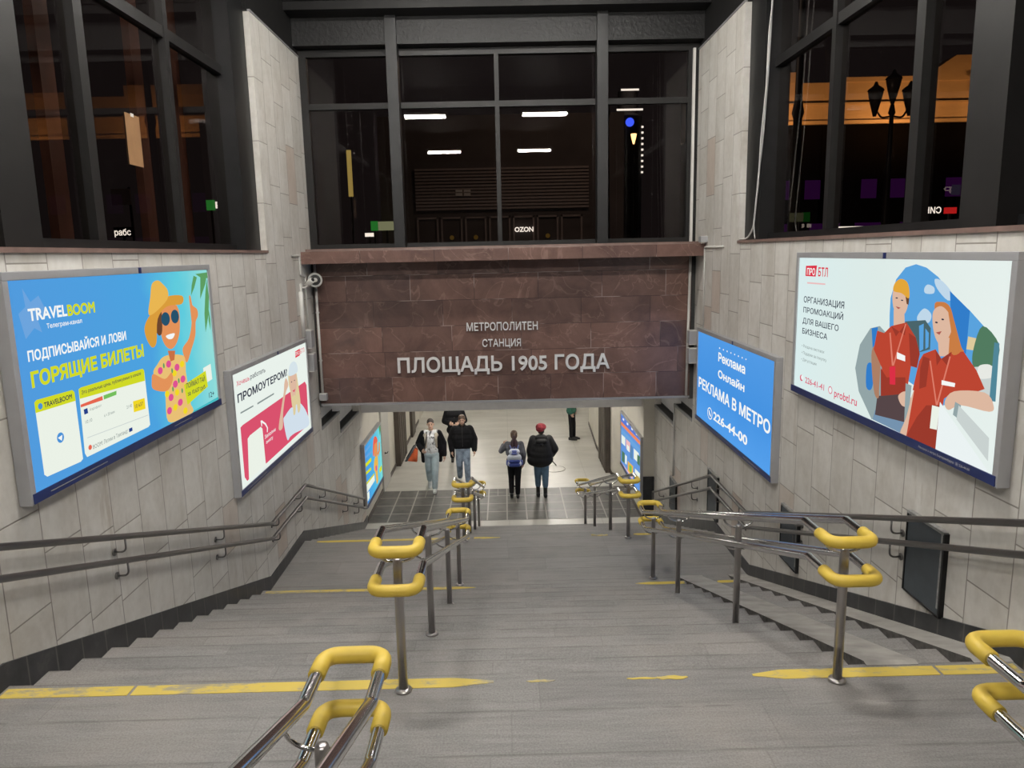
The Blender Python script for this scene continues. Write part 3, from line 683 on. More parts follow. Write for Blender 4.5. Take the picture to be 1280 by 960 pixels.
bm = lathe(bmesh.new(), [(0.035, -0.10), (0.035, -0.13), (0.015, -0.145)], (0, 0, 0), 16, 'y'); obj('horn_core', bm, 'pvc', t, True)
obj('bracket', BX(-0.02, 0.02, 0.03, 0.10, -0.03, 0.03), 'pvc', t)
t = thing('security_camera', 'small white security camera on the left wall by the loudspeaker', 'camera', (-3.165, 11.72, -0.46), 0)
b = obj('camera_body', lathe(bmesh.new(), [(0.03, -0.10), (0.045, -0.095), (0.045, 0.09), (0.035, 0.10)], (0, 0, 0), 18, 'x'), 'pvc', t, True); b.location = (0.13, 0.03, 0.07); b.rotation_euler = (0, R(-28), R(-35))
obj('lens', lathe(bmesh.new(), [(0.028, 0.10), (0.028, 0.106)], (0, 0, 0), 16, 'x'), 'black', b, True)
obj('mount_arm', TB([(0, 0, 0), (0.07, 0.01, 0.0), (0.13, 0.03, 0.05)], 0.016, 8), 'pvc', t, True)
obj('wall_base', BX(-0.0, 0.03, -0.05, 0.05, -0.06, 0.06, 0.006), 'pvc', t)
pipe('cable', 'loose white cable hanging down the frame of the right window', [(3.21, 9.3, 3.98), (3.22, 9.36, 2.9), (3.215, 9.42, 2.0), (3.22, 9.52, 1.4), (3.215, 9.62, 0.9), (3.215, 9.75, 0.25), (3.20, 9.95, 0.118), (3.155, 10.12, 0.118)], 0.012, 'cable', 'cable', 'cables by the right window', 0.3)
pipe('cable', 'second thinner white cable twisted beside the first on the right window', [(3.20, 9.16, 3.98), (3.20, 9.22, 3.1), (3.18, 9.33, 2.5), (3.18, 9.36, 1.9), (3.17, 9.46, 1.3), (3.18, 9.52, 0.8), (3.17, 9.62, 0.30), (3.16, 9.52, 0.118)], 0.008, 'cable', 'cable', 'cables by the right window', 0.3)
t = thing('manhole_cover', 'round floor cover set in the pale underpass floor', 'manhole cover', (1.25, 19.75, Z2))
obj('cover_disc', lathe(bmesh.new(), [(0.30, 0), (0.30, 0.004), (0.28, 0.005)], (0, 0, 0), 32), 'floor', t, True)
bm = bmesh.new(); tube(bm, [(0.31*math.cos(2*PI*k/32), 0.31*math.sin(2*PI*k/32), 0.0) for k in range(32)], 0.008, 6, True); obj('cover_ring', bm, plain('worn_iron_ring', (0.24, 0.225, 0.20), 0.6), t, True)
ADVERTS = {
  'L1': [
    ("p",'star_print',[(0.205,1.375),(0.273,1.281),(0.366,1.318),(0.334,1.244),(0.436,1.203),(0.327,1.159),(0.356,1.073),(0.279,1.11),(0.177,1.048),(0.2,1.157),(0.136,1.214),(0.215,1.253)],'paleblue',0),
    ("t",'TRAVEL',0.233,1.158,0.435,0.086,'white',0.03),
    ("t",'BOOM',0.674,1.155,0.359,0.086,'lime',0.04),
    ("t",'Телеграм-канал',0.413,1.094,0.426,0.033,'white',0.012),
    ("t",'ПОДПИСЫВАЙСЯ И ЛОВИ',0.172,0.9,1.277,0.072,'white',0.03),
    ("t",'ГОРЯЩИЕ БИЛЕТЫ',0.174,0.726,1.541,0.109,'lime',0.045),
    ("p",'ticket_card',[(0.175,0.631),(0.2,0.644),(0.612,0.635),(0.636,0.616),(0.641,0.121),(0.609,0.108),(0.208,0.118),(0.18,0.14)],'card',0),
    ("p",'card_header',[(0.175,0.631),(0.2,0.644),(0.612,0.635),(0.636,0.616),(0.639,0.552),(0.174,0.561)],'lime',0),
    ("e",'round_emblem',0.232,0.595,0.025,0.021,'skyblue'),
    ("t",'TRAVELBOOM',0.273,0.576,0.326,0.037,'ink',0.02),
    ("e",'round_emblem',0.406,0.338,0.041,0.036,'skyblue'),
    ("p",'paper_plane_print',[(0.375,0.343),(0.431,0.352),(0.417,0.313)],'white',0),
    ("p",'price_card',[(0.69,0.626),(0.723,0.634),(1.661,0.627),(1.686,0.608),(1.69,0.132),(1.657,0.12),(0.694,0.119),(0.671,0.153)],'card',0),
    ("p",'card_header',[(0.69,0.626),(0.723,0.634),(1.661,0.627),(1.686,0.608),(1.681,0.52),(0.691,0.555)],'lime',0),
    ("t",'Это реальные цены, публикуемые в канале',0.721,0.581,0.905,0.028,'ink',0.008),
    ("p",'red_tag',[(0.691,0.512),(0.992,0.519),(0.993,0.487),(0.69,0.492)],'coral',0),
    ("p",'green_tag',[(1.007,0.52),(1.203,0.521),(1.196,0.49),(1.008,0.488)],'green',0),
    ("p",'navy_tag',[(0.722,0.469),(0.772,0.471),(0.775,0.432),(0.724,0.431)],'navy',0),
    ("t",'Аэрофлот',0.798,0.443,0.167,0.02,'greytext',0),
    ("t",'10:10',0.726,0.362,0.09,0.026,'greytext',0),
    ("t",'6 ч 20 мин',0.985,0.355,0.155,0.024,'greytext',0),
    ("t",'21:40',1.329,0.346,0.088,0.029,'greytext',0),
    ("p",'yellow_tag',[(1.44,0.388),(1.641,0.377),(1.638,0.284),(1.436,0.296)],'yellow',0),
    ("t",'10 637',1.465,0.323,0.14,0.032,'ink',0),
    ("p",'card_rule',[(0.721,0.259),(1.668,0.225),(1.669,0.219),(0.722,0.254)],'lightgrey',0),
    ("e",'red_emblem',0.745,0.179,0.024,0.019,'coral'),
    ("t",'BOOM! Летим в Таиланд!',0.782,0.155,0.521,0.033,'greytext',0.004),
    ("p",'dark_tag',[(1.326,0.183),(1.381,0.182),(1.381,0.153),(1.325,0.153)],'navy',0),
    ("p",'palm_leaf_print',[(2.892,1.375),(2.97,1.356),(2.886,1.26),(2.787,1.182),(2.822,1.279)],'palm',0),
    ("p",'palm_leaf_print',[(3.062,1.387),(3.237,1.39),(3.167,1.281),(3.004,1.137),(3.035,1.27)],'palm',0),
    ("p",'palm_leaf_print',[(3.214,1.331),(3.232,1.14),(3.183,0.97),(3.061,0.791),(3.075,0.979),(3.143,1.18)],'palm',0),
    ("p",'palm_leaf_print',[(2.937,1.39),(3.239,1.399),(3.26,1.338),(3.054,1.353)],'palm',0),
    ("p",'palm_leaf_print',[(3.19,1.039),(3.215,0.915),(3.196,0.794),(3.167,0.902)],'palm',0),
    ("p",'sea_print',[(2.045,0.056),(2.59,0.065),(3.3,0.08),(3.297,0.029),(2.2,0.036)],'sea',0),
    ("p",'raised_arm_print',[(2.499,0.608),(2.482,0.699),(2.642,0.777),(2.74,0.923),(2.738,1.055),(2.735,1.177),(2.774,1.175),(2.795,1.092),(2.898,1.043),(2.907,0.975),(2.835,0.915),(2.797,0.785),(2.665,0.652),(2.551,0.552)],'tan',2),
    ("p",'shirt_print',[(2.048,0.671),(2.202,0.673),(2.413,0.644),(2.514,0.59),(2.474,0.385),(2.42,0.264),(2.59,0.065),(2.314,0.051),(2.027,0.084),(2.023,0.309),(2.029,0.392),(1.842,0.552),(1.939,0.626)],'floral',1),
    ("p",'neck_print',[(2.16,0.717),(2.315,0.697),(2.278,0.615),(2.196,0.612)],'tan2',0),
    ("p",'forearm_print',[(1.842,0.552),(2.047,0.473),(2.194,0.511),(2.201,0.432),(2.062,0.36),(1.812,0.421),(1.798,0.5)],'tan',2),
    ("p",'face_print',[(2.112,1.101),(2.445,1.108),(2.464,0.901),(2.368,0.769),(2.232,0.723),(2.107,0.785),(2.056,0.926)],'tan',2),
    ("p",'hair_print',[(1.979,1.022),(2.108,1.086),(2.091,0.907),(2.026,0.869),(1.972,0.92)],'brownhair',1),
    ("p",'hat_brim_print',[(1.777,0.983),(1.93,1.085),(2.218,1.199),(2.576,1.194),(2.551,1.116),(2.233,1.115),(2.027,1.018),(1.959,0.817),(1.862,0.785),(1.776,0.882)],'straw',2),
    ("p",'hat_crown_print',[(1.928,1.216),(1.985,1.329),(2.103,1.356),(2.195,1.32),(2.283,1.256),(2.247,1.174),(1.992,1.08),(1.865,1.075)],'straw2',2),
    ("e",'sunglasses_lens',2.181,1.005,0.088,0.062,'lens'),
    ("e",'sunglasses_lens',2.379,1.011,0.086,0.064,'lens'),
    ("p",'smile_print',[(2.157,0.855),(2.334,0.859),(2.288,0.817),(2.201,0.819)],'white',1),
    ("e",'flower_print',2.15,0.595,0.051,0.033,'pink'),
    ("e",'flower_print',2.315,0.539,0.053,0.034,'pink'),
    ("e",'flower_print',1.973,0.561,0.048,0.032,'pink'),
    ("e",'flower_print',2.132,0.287,0.051,0.033,'pink'),
    ("e",'flower_print',2.312,0.205,0.054,0.033,'pink'),
    ("e",'flower_print',2.245,0.392,0.053,0.034,'pink'),
    ("e",'flower_print',2.416,0.411,0.055,0.034,'pink'),
    ("e",'flower_print',2.072,0.175,0.05,0.033,'pink'),
    ("e",'flower_print',2.25,0.494,0.046,0.03,'yellow'),
    ("e",'flower_print',2.429,0.554,0.048,0.031,'yellow'),
    ("e",'flower_print',2.197,0.18,0.045,0.03,'yellow'),
    ("e",'flower_print',2.402,0.105,0.048,0.031,'yellow'),
    ("e",'flower_print',2.056,0.333,0.043,0.03,'yellow'),
    ("e",'flower_print',2.263,0.31,0.045,0.031,'yellow'),
    ("e",'leaf_print',2.204,0.525,0.017,0.024,'palm'),
    ("e",'leaf_print',2.322,0.411,0.018,0.024,'palm'),
    ("e",'leaf_print',2.183,0.356,0.017,0.024,'palm'),
    ("e",'leaf_print',2.373,0.306,0.018,0.024,'palm'),
    ("e",'leaf_print',2.047,0.595,0.017,0.024,'palm'),
    ("p",'boarding_pass',[(2.906,0.441),(3.108,0.457),(3.115,0.293),(2.911,0.276)],'card',0),
    ("p",'price_ticket',[(2.421,0.353),(2.963,0.406),(2.985,0.237),(2.459,0.15)],'lime',0),
    ("t",'ПОЙМАЛ ТАЙ',2.473,0.306,0.455,0.051,'ink',0.012),
    ("t",'за 10.637 руб.',2.487,0.231,0.441,0.043,'ink',0.012),
    ("t",'12+',2.99,0.114,0.14,0.059,'ink',0.008),
  ],
  'L2': [
    ("p",'pink_panel',[(0.19,0.768),(0.263,0.781),(3.051,0.819),(3.134,0.751),(3.102,0.122),(3.022,0.132),(0.981,0.111),(0.931,0.136),(0.264,0.103),(0.191,0.171)],'rose',0),
    ("p",'white_card',[(0.393,0.584),(0.478,0.605),(0.886,0.615),(0.944,0.579),(0.965,0.104),(0.324,0.099)],'card',0),
    ("t",'Хочешь',0.183,1.254,0.44,0.058,'rose',0.015),
    ("t",'работать',0.655,1.258,0.576,0.059,'ink',0.008),
    ("t",'ПРОМОУТЕРОМ?',0.176,1.06,1.993,0.101,'ink',0.03),
    ("p",'small_print_line',[(0.232,0.941),(0.683,0.934),(0.679,0.916),(0.227,0.922)],'greytext',0),
    ("p",'small_print_line',[(0.831,0.932),(1.513,0.931),(1.508,0.911),(0.826,0.911)],'greytext',0),
    ("p",'arrow_print',[(0.897,0.689),(0.95,0.684),(1.091,0.611),(1.158,0.539),(1.13,0.485),(1.104,0.494),(1.117,0.545),(1.048,0.606),(0.943,0.656),(0.938,0.609),(0.913,0.615)],'white',0),
    ("t",'Заполни',1.004,0.426,0.456,0.049,'white',0.01),
    ("t",'анкету',1.041,0.352,0.288,0.045,'white',0.01),
    ("p",'logo_block',[(2.638,1.336),(2.895,1.349),(2.888,1.251),(2.632,1.243)],'red',0),
    ("t",'ПРО',2.646,1.266,0.219,0.057,'white',0.01),
    ("t",'БТЛ',2.91,1.269,0.231,0.068,'red',0.01),
    ("p",'hair_print',[(2.252,1.08),(2.58,1.04),(2.658,0.912),(2.731,0.536),(2.618,0.468),(2.316,0.545),(2.262,0.781),(2.199,0.941)],'blonde',1),
    ("p",'face_print',[(2.296,1.048),(2.594,1.025),(2.579,0.824),(2.442,0.684),(2.323,0.744),(2.259,0.906)],'skin',1),
    ("e",'eye_print',2.346,0.935,0.025,0.008,'ink'),
    ("e",'eye_print',2.497,0.932,0.026,0.007,'ink'),
    ("p",'smile_print',[(2.356,0.801),(2.519,0.804),(2.445,0.767)],'rose',0),
    ("p",'cap_print',[(2.267,1.139),(2.369,1.198),(2.549,1.204),(2.68,1.139),(2.669,1.026),(2.241,1.037)],'capwhite',1),
    ("p",'raised_arm_print',[(1.997,0.976),(2.095,1.032),(2.177,0.92),(2.018,0.827),(1.843,0.596),(1.768,0.395),(1.592,0.425),(1.784,0.68),(1.944,0.865)],'skin',1),
    ("p",'shirt_print',[(1.925,0.529),(2.21,0.579),(2.365,0.56),(2.689,0.558),(3.026,0.342),(3.102,0.122),(2.357,0.18),(2.093,0.189),(1.937,0.183),(1.83,0.478)],'tee',1),
    ("p",'hair_print',[(2.627,0.866),(2.698,0.595),(2.693,0.466),(2.564,0.441),(2.532,0.679)],'blonde',1),
    ("p",'hair_print',[(2.359,0.712),(2.489,0.687),(2.432,0.469),(2.323,0.467)],'blonde',1),
  ],
  'R1': [
    ("p",'logo_block',[(0.226,1.319),(0.499,1.327),(0.478,1.217),(0.224,1.216)],'red',0),
    ("t",'ПРО',0.259,1.229,0.201,0.07,'white',0.02),
    ("t",'БТЛ',0.536,1.222,0.22,0.089,'red',0.02),
    ("p",'small_print_line',[(0.276,1.156),(0.712,1.159),(0.713,1.145),(0.278,1.141)],'rosepale',0),
    ("t",'ОРГАНИЗАЦИЯ',0.211,0.947,0.93,0.064,'ink',0.012),
    ("t",'ПРОМОАКЦИЙ',0.214,0.843,0.918,0.058,'ink',0.012),
    ("t",'ДЛЯ ВАШЕГО',0.208,0.731,0.844,0.058,'ink',0.012),
    ("t",'БИЗНЕСА',0.212,0.624,0.608,0.059,'ink',0.012),
    ("t",'• Раздача листовок',0.219,0.484,0.553,0.03,'greytext',0.004),
    ("t",'• Подарки за покупку',0.218,0.412,0.611,0.031,'greytext',0.004),
    ("t",'• Дегустации',0.217,0.342,0.386,0.031,'greytext',0.004),
    ("e",'handset_print',0.247,0.159,0.041,0.033,'rose'),
    ("e",'handset_print',0.265,0.166,0.032,0.025,'paper'),
    ("t",'226-41-41',0.345,0.125,0.463,0.065,'rose',0.012),
    ("e",'globe_print',0.948,0.157,0.045,0.037,'rose'),
    ("e",'globe_print',0.948,0.157,0.034,0.029,'paper'),
    ("t",'probtl.ru',1.037,0.112,0.458,0.078,'rose',0.012),
    ("p",'sky_photo',[(1.958,0.962),(1.956,1.093),(2.023,1.243),(2.15,1.337),(2.296,1.365),(2.44,1.342),(2.598,1.279),(2.783,1.165),(2.994,1.069),(3.317,0.889),(3.277,0.516),(2.778,0.383),(2.007,0.533)],'photosky',0),
    ("p",'photo_left_area',[(1.427,0.444),(1.488,0.66),(1.657,0.82),(1.813,0.854),(1.993,0.778),(2.072,0.316),(1.909,0.107),(1.775,0.057),(1.517,0.251)],'photogrey',0),
    ("p",'vehicle_print',[(1.636,0.497),(1.715,0.529),(1.765,0.456),(1.743,0.313),(1.647,0.316)],'photoblue',1),
    ("p",'blue_tower_print',[(1.678,0.822),(1.783,0.842),(1.781,0.735),(1.72,0.648)],'photoblue',0),
    ("p",'cloud_print',[(2.43,1.189),(2.472,1.221),(2.556,1.203),(2.555,1.161),(2.45,1.156)],'cloud',1),
    ("p",'cloud_print',[(2.363,0.977),(2.449,1.045),(2.546,1.01),(2.524,0.948),(2.402,0.928)],'cloud',1),
    ("p",'cloud_print',[(2.557,1.262),(2.66,1.249),(2.798,1.158),(2.734,1.122),(2.595,1.197)],'cloud',1),
    ("p",'cabin_print',[(2.198,0.927),(2.476,0.961),(2.554,0.909),(2.565,0.756),(2.24,0.66)],'slate',0),
    ("p",'cabin_window_print',[(2.398,0.911),(2.458,0.934),(2.477,0.745),(2.43,0.721)],'photosky',0),
    ("p",'cabin_window_print',[(2.484,0.902),(2.534,0.872),(2.542,0.77),(2.505,0.749)],'photosky',0),
    ("p",'blue_wall_print',[(2.752,1.188),(2.994,1.069),(2.99,0.779),(2.834,0.791)],'photoblue',0),
    ("p",'wall_strip_print',[(2.999,0.898),(3.317,0.889),(3.308,0.821),(2.991,0.811)],'sand',0),
    ("p",'bush_print',[(3.066,0.82),(3.141,0.982),(3.318,0.882),(3.291,0.745),(3.157,0.694),(3.076,0.712)],'bush',1),
    ("p",'ground_print',[(2.957,0.679),(3.291,0.745),(3.308,0.492),(2.987,0.459)],'lightgrey',0),
    ("p",'car_print',[(3.128,0.689),(3.152,0.727),(3.245,0.744),(3.291,0.715),(3.284,0.669),(3.152,0.639)],'carwhite',1),
    ("p",'teal_post_print',[(3.271,0.891),(3.321,0.888),(3.334,0.52),(3.273,0.515)],'teal',0),
    ("p",'jeans_print',[(1.825,0.148),(2.301,0.193),(2.259,0.043),(1.795,0.061)],'denim',0),
    ("p",'trousers_print',[(1.848,0.273),(2.278,0.373),(2.311,0.251),(2.29,0.15),(1.83,0.109)],'darktrousers',0),
    ("p",'arm_print',[(1.719,0.658),(1.868,0.725),(1.824,0.525),(1.879,0.279),(1.799,0.283),(1.722,0.51)],'shadeskin',1),
    ("p",'neck_print',[(2.019,1.004),(2.176,1.016),(2.202,0.892),(2.035,0.876)],'skin',0),
    ("p",'shirt_print',[(1.999,0.872),(2.129,0.839),(2.222,0.921),(2.368,0.82),(2.438,0.705),(2.414,0.596),(2.299,0.596),(2.294,0.376),(1.906,0.284),(1.895,0.516),(1.74,0.651),(1.779,0.812),(1.896,0.805)],'polo',0),
    ("p",'polo_shade_print',[(1.876,0.513),(1.98,0.452),(2.261,0.499),(2.294,0.376),(1.906,0.284)],'poloshade',0),
    ("p",'polo_shade_print',[(2.266,0.844),(2.368,0.82),(2.438,0.705),(2.414,0.596),(2.322,0.599)],'poloshade',0),
    ("p",'collar_print',[(1.999,0.872),(2.082,0.797),(2.129,0.839)],'poloshade',0),
    ("p",'collar_print',[(2.222,0.921),(2.212,0.82),(2.129,0.839)],'poloshade',0),
    ("p",'face_print',[(1.992,1.15),(2.084,1.182),(2.211,1.134),(2.223,1.046),(2.18,0.98),(2.088,0.969),(2.008,1.031)],'skin',1),
    ("p",'hair_print',[(2.177,1.133),(2.239,1.127),(2.235,1.056),(2.207,1.063)],'brownhair',0),
    ("p",'beanie_print',[(1.999,1.151),(2.01,1.21),(2.093,1.249),(2.192,1.228),(2.234,1.162),(2.228,1.105),(2.125,1.139)],'beanie',1),
    ("p",'hand_print',[(2.178,0.336),(2.275,0.391),(2.365,0.353),(2.34,0.285),(2.239,0.273)],'skin',1),
    ("p",'lanyard_print',[(1.978,0.814),(1.999,0.82),(2.076,0.563),(2.051,0.559)],'cord',0),
    ("p",'lanyard_print',[(2.207,0.91),(2.224,0.908),(2.083,0.564),(2.065,0.568)],'cord',0),
    ("p",'badge_print',[(2.016,0.544),(2.105,0.563),(2.124,0.416),(2.038,0.405)],'red',0),
    ("p",'chest_logo_print',[(2.115,0.677),(2.239,0.664),(2.245,0.621),(2.119,0.625)],'white',0),
    ("p",'trousers_print',[(2.274,0.455),(2.361,0.452),(2.342,0.147),(2.293,0.151)],'photogrey',0),
    ("p",'hair_print',[(2.584,1.063),(2.665,1.107),(2.767,1.084),(2.835,0.985),(2.938,0.82),(2.968,0.792),(2.843,0.727),(2.766,0.782)],'redhair',1),
    ("p",'neck_print',[(2.658,0.835),(2.796,0.867),(2.8,0.737),(2.688,0.722)],'skin',0),
    ("p",'arm_print',[(2.39,0.413),(2.476,0.42),(2.4,0.215),(2.338,0.044),(2.244,0.049),(2.318,0.197)],'skin',1),
    ("p",'shirt_print',[(2.488,0.712),(2.639,0.766),(2.719,0.709),(2.836,0.775),(2.968,0.792),(3.121,0.688),(3.221,0.582),(3.129,0.542),(2.9,0.507),(2.759,0.413),(2.773,0.161),(2.736,0.044),(2.338,0.044),(2.463,0.229),(2.486,0.421),(2.379,0.42),(2.439,0.652)],'polo',0),
    ("p",'polo_shade_print',[(2.463,0.229),(2.575,0.342),(2.764,0.38),(2.773,0.161),(2.736,0.044),(2.338,0.044)],'poloshade',0),
    ("p",'polo_shade_print',[(2.49,0.695),(2.574,0.689),(2.556,0.478),(2.467,0.445),(2.461,0.603)],'poloshade',0),
    ("p",'collar_print',[(2.639,0.766),(2.669,0.651),(2.719,0.709)],'poloshade',0),
    ("p",'collar_print',[(2.836,0.775),(2.795,0.67),(2.719,0.709)],'poloshade',0),
    ("p",'badge_print',[(2.652,0.358),(2.746,0.363),(2.733,0.194),(2.645,0.185)],'card',0),
    ("p",'forearm_print',[(2.802,0.414),(2.9,0.507),(3.224,0.559),(3.322,0.495),(3.287,0.445),(2.991,0.427),(2.851,0.365)],'skin',1),
    ("p",'face_print',[(2.578,1.037),(2.669,1.077),(2.774,1.028),(2.815,0.934),(2.771,0.848),(2.707,0.799),(2.627,0.849),(2.579,0.945)],'skin',1),
    ("p",'hair_print',[(2.757,1.051),(2.827,1),(2.905,0.864),(2.937,0.788),(2.839,0.759),(2.814,0.902)],'redhair',1),
    ("p",'lanyard_print',[(2.576,0.672),(2.591,0.678),(2.715,0.371),(2.698,0.367)],'cord',0),
    ("p",'lanyard_print',[(2.814,0.739),(2.83,0.738),(2.721,0.372),(2.703,0.375)],'cord',0),
    ("p",'badge_print',[(2.652,0.358),(2.746,0.363),(2.733,0.194),(2.645,0.185)],'card',0),
    ("p",'chest_logo_print',[(2.745,0.559),(2.906,0.565),(2.902,0.537),(2.747,0.526)],'white',0),
    ("p",'panel_print',[(2.923,0.438),(2.991,0.427),(2.979,0.327),(2.909,0.344)],'photogrey',0),
    ("p",'panel_print',[(2.966,0.422),(3.31,0.278),(3.32,0.126),(2.953,0.321)],'lightgrey',0),
    ("p",'page_curl_print',[(2.746,0.402),(3.316,0.071),(3.313,0.054),(2.736,0.044),(2.773,0.161)],'paper',0),
    ("e",'eye_print',2.06,1.099,0.018,0.005,'ink'),
    ("e",'eye_print',2.142,1.086,0.017,0.005,'ink'),
    ("e",'eye_print',2.627,0.958,0.018,0.006,'ink'),
    ("e",'eye_print',2.701,0.986,0.017,0.006,'ink'),
    ("p",'mouth_print',[(2.051,1.034),(2.129,1.027),(2.096,1.014)],'rosedark',0),
    ("p",'mouth_print',[(2.628,0.886),(2.701,0.903),(2.676,0.874)],'rosedark',0),
  ],
  'R2': [
    ("e",'dot_print',1.249,1.294,0.025,0.012,'white'),
    ("e",'dot_print',1.437,1.294,0.024,0.012,'white'),
    ("e",'dot_print',1.618,1.295,0.024,0.012,'white'),
    ("e",'dot_print',1.794,1.296,0.022,0.011,'white'),
    ("e",'dot_print',1.963,1.297,0.022,0.011,'white'),
    ("e",'dot_print',2.128,1.297,0.021,0.011,'white'),
    ("e",'dot_print',2.287,1.298,0.02,0.011,'white'),
    ("e",'dot_print',2.441,1.299,0.02,0.01,'white'),
    ("t",'Реклама',1.2,1.098,1.224,0.133,'white',0.03),
    ("t",'Онлайн',1.207,0.861,1.212,0.117,'white',0.03),
    ("t",'РЕКЛАМА В МЕТРО',0.141,0.531,3.268,0.169,'white',0.03),
    ("e",'ring_print',0.829,0.237,0.136,0.092,'white'),
    ("e",'ring_print',0.829,0.237,0.109,0.076,'adblue'),
    ("p",'handset_print',[(0.76,0.266),(0.796,0.287),(0.838,0.244),(0.896,0.218),(0.871,0.186),(0.784,0.219)],'white',0),
    ("t",'226-44-00',1.021,0.186,1.583,0.138,'white',0.03),
  ],
  'L3': [
    ("p",'headline_print',[(0.04,1.255),(0.838,1.241),(0.849,1.188),(0.047,1.193)],'paleblue',0),
    ("p",'headline_print',[(0.054,1.131),(0.922,1.055),(0.934,1.001),(0.064,1.08)],'paleblue',0),
    ("p",'headline_print',[(0.007,0.975),(0.797,0.924),(0.811,0.832),(0.007,0.89)],'lime',0),
    ("p",'headline_print',[(0.028,0.787),(0.733,0.715),(0.741,0.649),(0.035,0.725)],'lime',0),
    ("p",'price_card',[(0.008,0.55),(1.089,0.469),(1.091,0.286),(0.042,0.319)],'card',0),
    ("p",'card_header',[(0.008,0.55),(1.089,0.469),(1.091,0.429),(0.018,0.498)],'lime',0),
    ("p",'ticket_card',[(-0.012,0.313),(0.363,0.276),(0.355,0.116),(0.006,0.11)],'card',0),
    ("p",'raised_arm_print',[(1.584,0.798),(1.883,0.851),(1.871,1.015),(2.011,0.952),(1.986,0.77),(1.675,0.693)],'tan',0),
    ("p",'face_print',[(1.26,1.119),(1.647,1.099),(1.612,0.791),(1.336,0.787),(1.159,0.888)],'tan',1),
    ("p",'hat_print',[(1.132,1.178),(1.336,1.268),(1.612,1.186),(1.696,1.06),(1.28,1.088),(1.112,0.875),(1.025,0.925)],'coral',1),
    ("p",'shirt_print',[(1.212,0.77),(1.597,0.742),(1.621,0.522),(1.483,0.377),(1.543,0.172),(1.315,0.137),(1.225,0.428),(1.064,0.579)],'straw2',1),
    ("p",'flower_print',[(1.269,0.571),(1.415,0.555),(1.441,0.442),(1.294,0.459)],'pink',1),
    ("p",'price_ticket',[(1.735,0.382),(2.089,0.374),(2.114,0.243),(1.762,0.266)],'lime',0),
    ("p",'palm_leaf_print',[(1.958,1.394),(2.183,1.396),(2.227,1.223),(2.058,1.102)],'palm',0),
  ],
  'R3': [
    ("p",'header_band_print',[(-0.02,1.273),(2.92,1.403),(2.925,1.294),(-0.016,1.104)],'periwinkle',0),
    ("p",'header_band_print',[(-0.016,1.104),(2.867,1.268),(2.835,1.181),(-0.013,1.013)],'orange',0),
    ("p",'header_band_print',[(-0.011,0.922),(2.815,1.098),(2.82,0.987),(-0.007,0.779)],'paleblue',0),
    ("p",'mark_print',[(0.306,1.254),(0.527,1.267),(0.529,1.217),(0.307,1.203)],'white',0),
    ("p",'mark_print',[(0.924,1.279),(1.131,1.292),(1.133,1.244),(0.926,1.23)],'white',0),
    ("p",'mark_print',[(1.573,1.308),(1.766,1.32),(1.768,1.273),(1.575,1.26)],'white',0),
    ("p",'mark_print',[(2.178,1.334),(2.357,1.346),(2.359,1.3),(2.18,1.288)],'white',0),
    ("p",'mark_print',[(2.656,1.36),(2.826,1.371),(2.828,1.327),(2.658,1.316)],'white',0),
    ("p",'picture_tile_print',[(0.125,0.785),(0.711,0.841),(0.718,0.627),(0.131,0.565)],'card',0),
    ("p",'picture_tile_print',[(0.818,0.842),(1.448,0.903),(1.415,0.663),(0.871,0.617)],'rosepale',0),
    ("p",'picture_tile_print',[(0.943,0.736),(1.324,0.774),(1.329,0.64),(0.977,0.607)],'card',0),
    ("p",'picture_tile_print',[(1.932,0.898),(2.576,0.954),(2.562,0.722),(1.942,0.663)],'card',0),
    ("p",'picture_tile_print',[(2.391,0.881),(2.726,0.916),(2.688,0.69),(2.375,0.668)],'bush',0),
    ("p",'picture_tile_print',[(0.201,0.387),(0.647,0.43),(0.624,0.167),(0.209,0.114)],'bush',0),
    ("p",'picture_tile_print',[(0.709,0.421),(0.983,0.446),(0.96,0.226),(0.701,0.189)],'card',0),
    ("p",'picture_tile_print',[(1.105,0.367),(1.883,0.456),(1.826,0.174),(1.115,0.082)],'straw2',0),
    ("p",'picture_tile_print',[(1.326,0.343),(1.679,0.385),(1.658,0.22),(1.331,0.197)],'green',0),
    ("p",'picture_tile_print',[(2.11,0.474),(2.817,0.546),(2.826,0.367),(2.092,0.28)],'card',0),
    ("p",'picture_tile_print',[(1.45,0.867),(1.797,0.886),(1.81,0.578),(1.419,0.542)],'steelblue',0),
    ("p",'header_band_print',[(0.014,-0.007),(1.826,0.174),(1.829,0.103),(0.016,-0.086)],'rosepale',0),
  ],
}

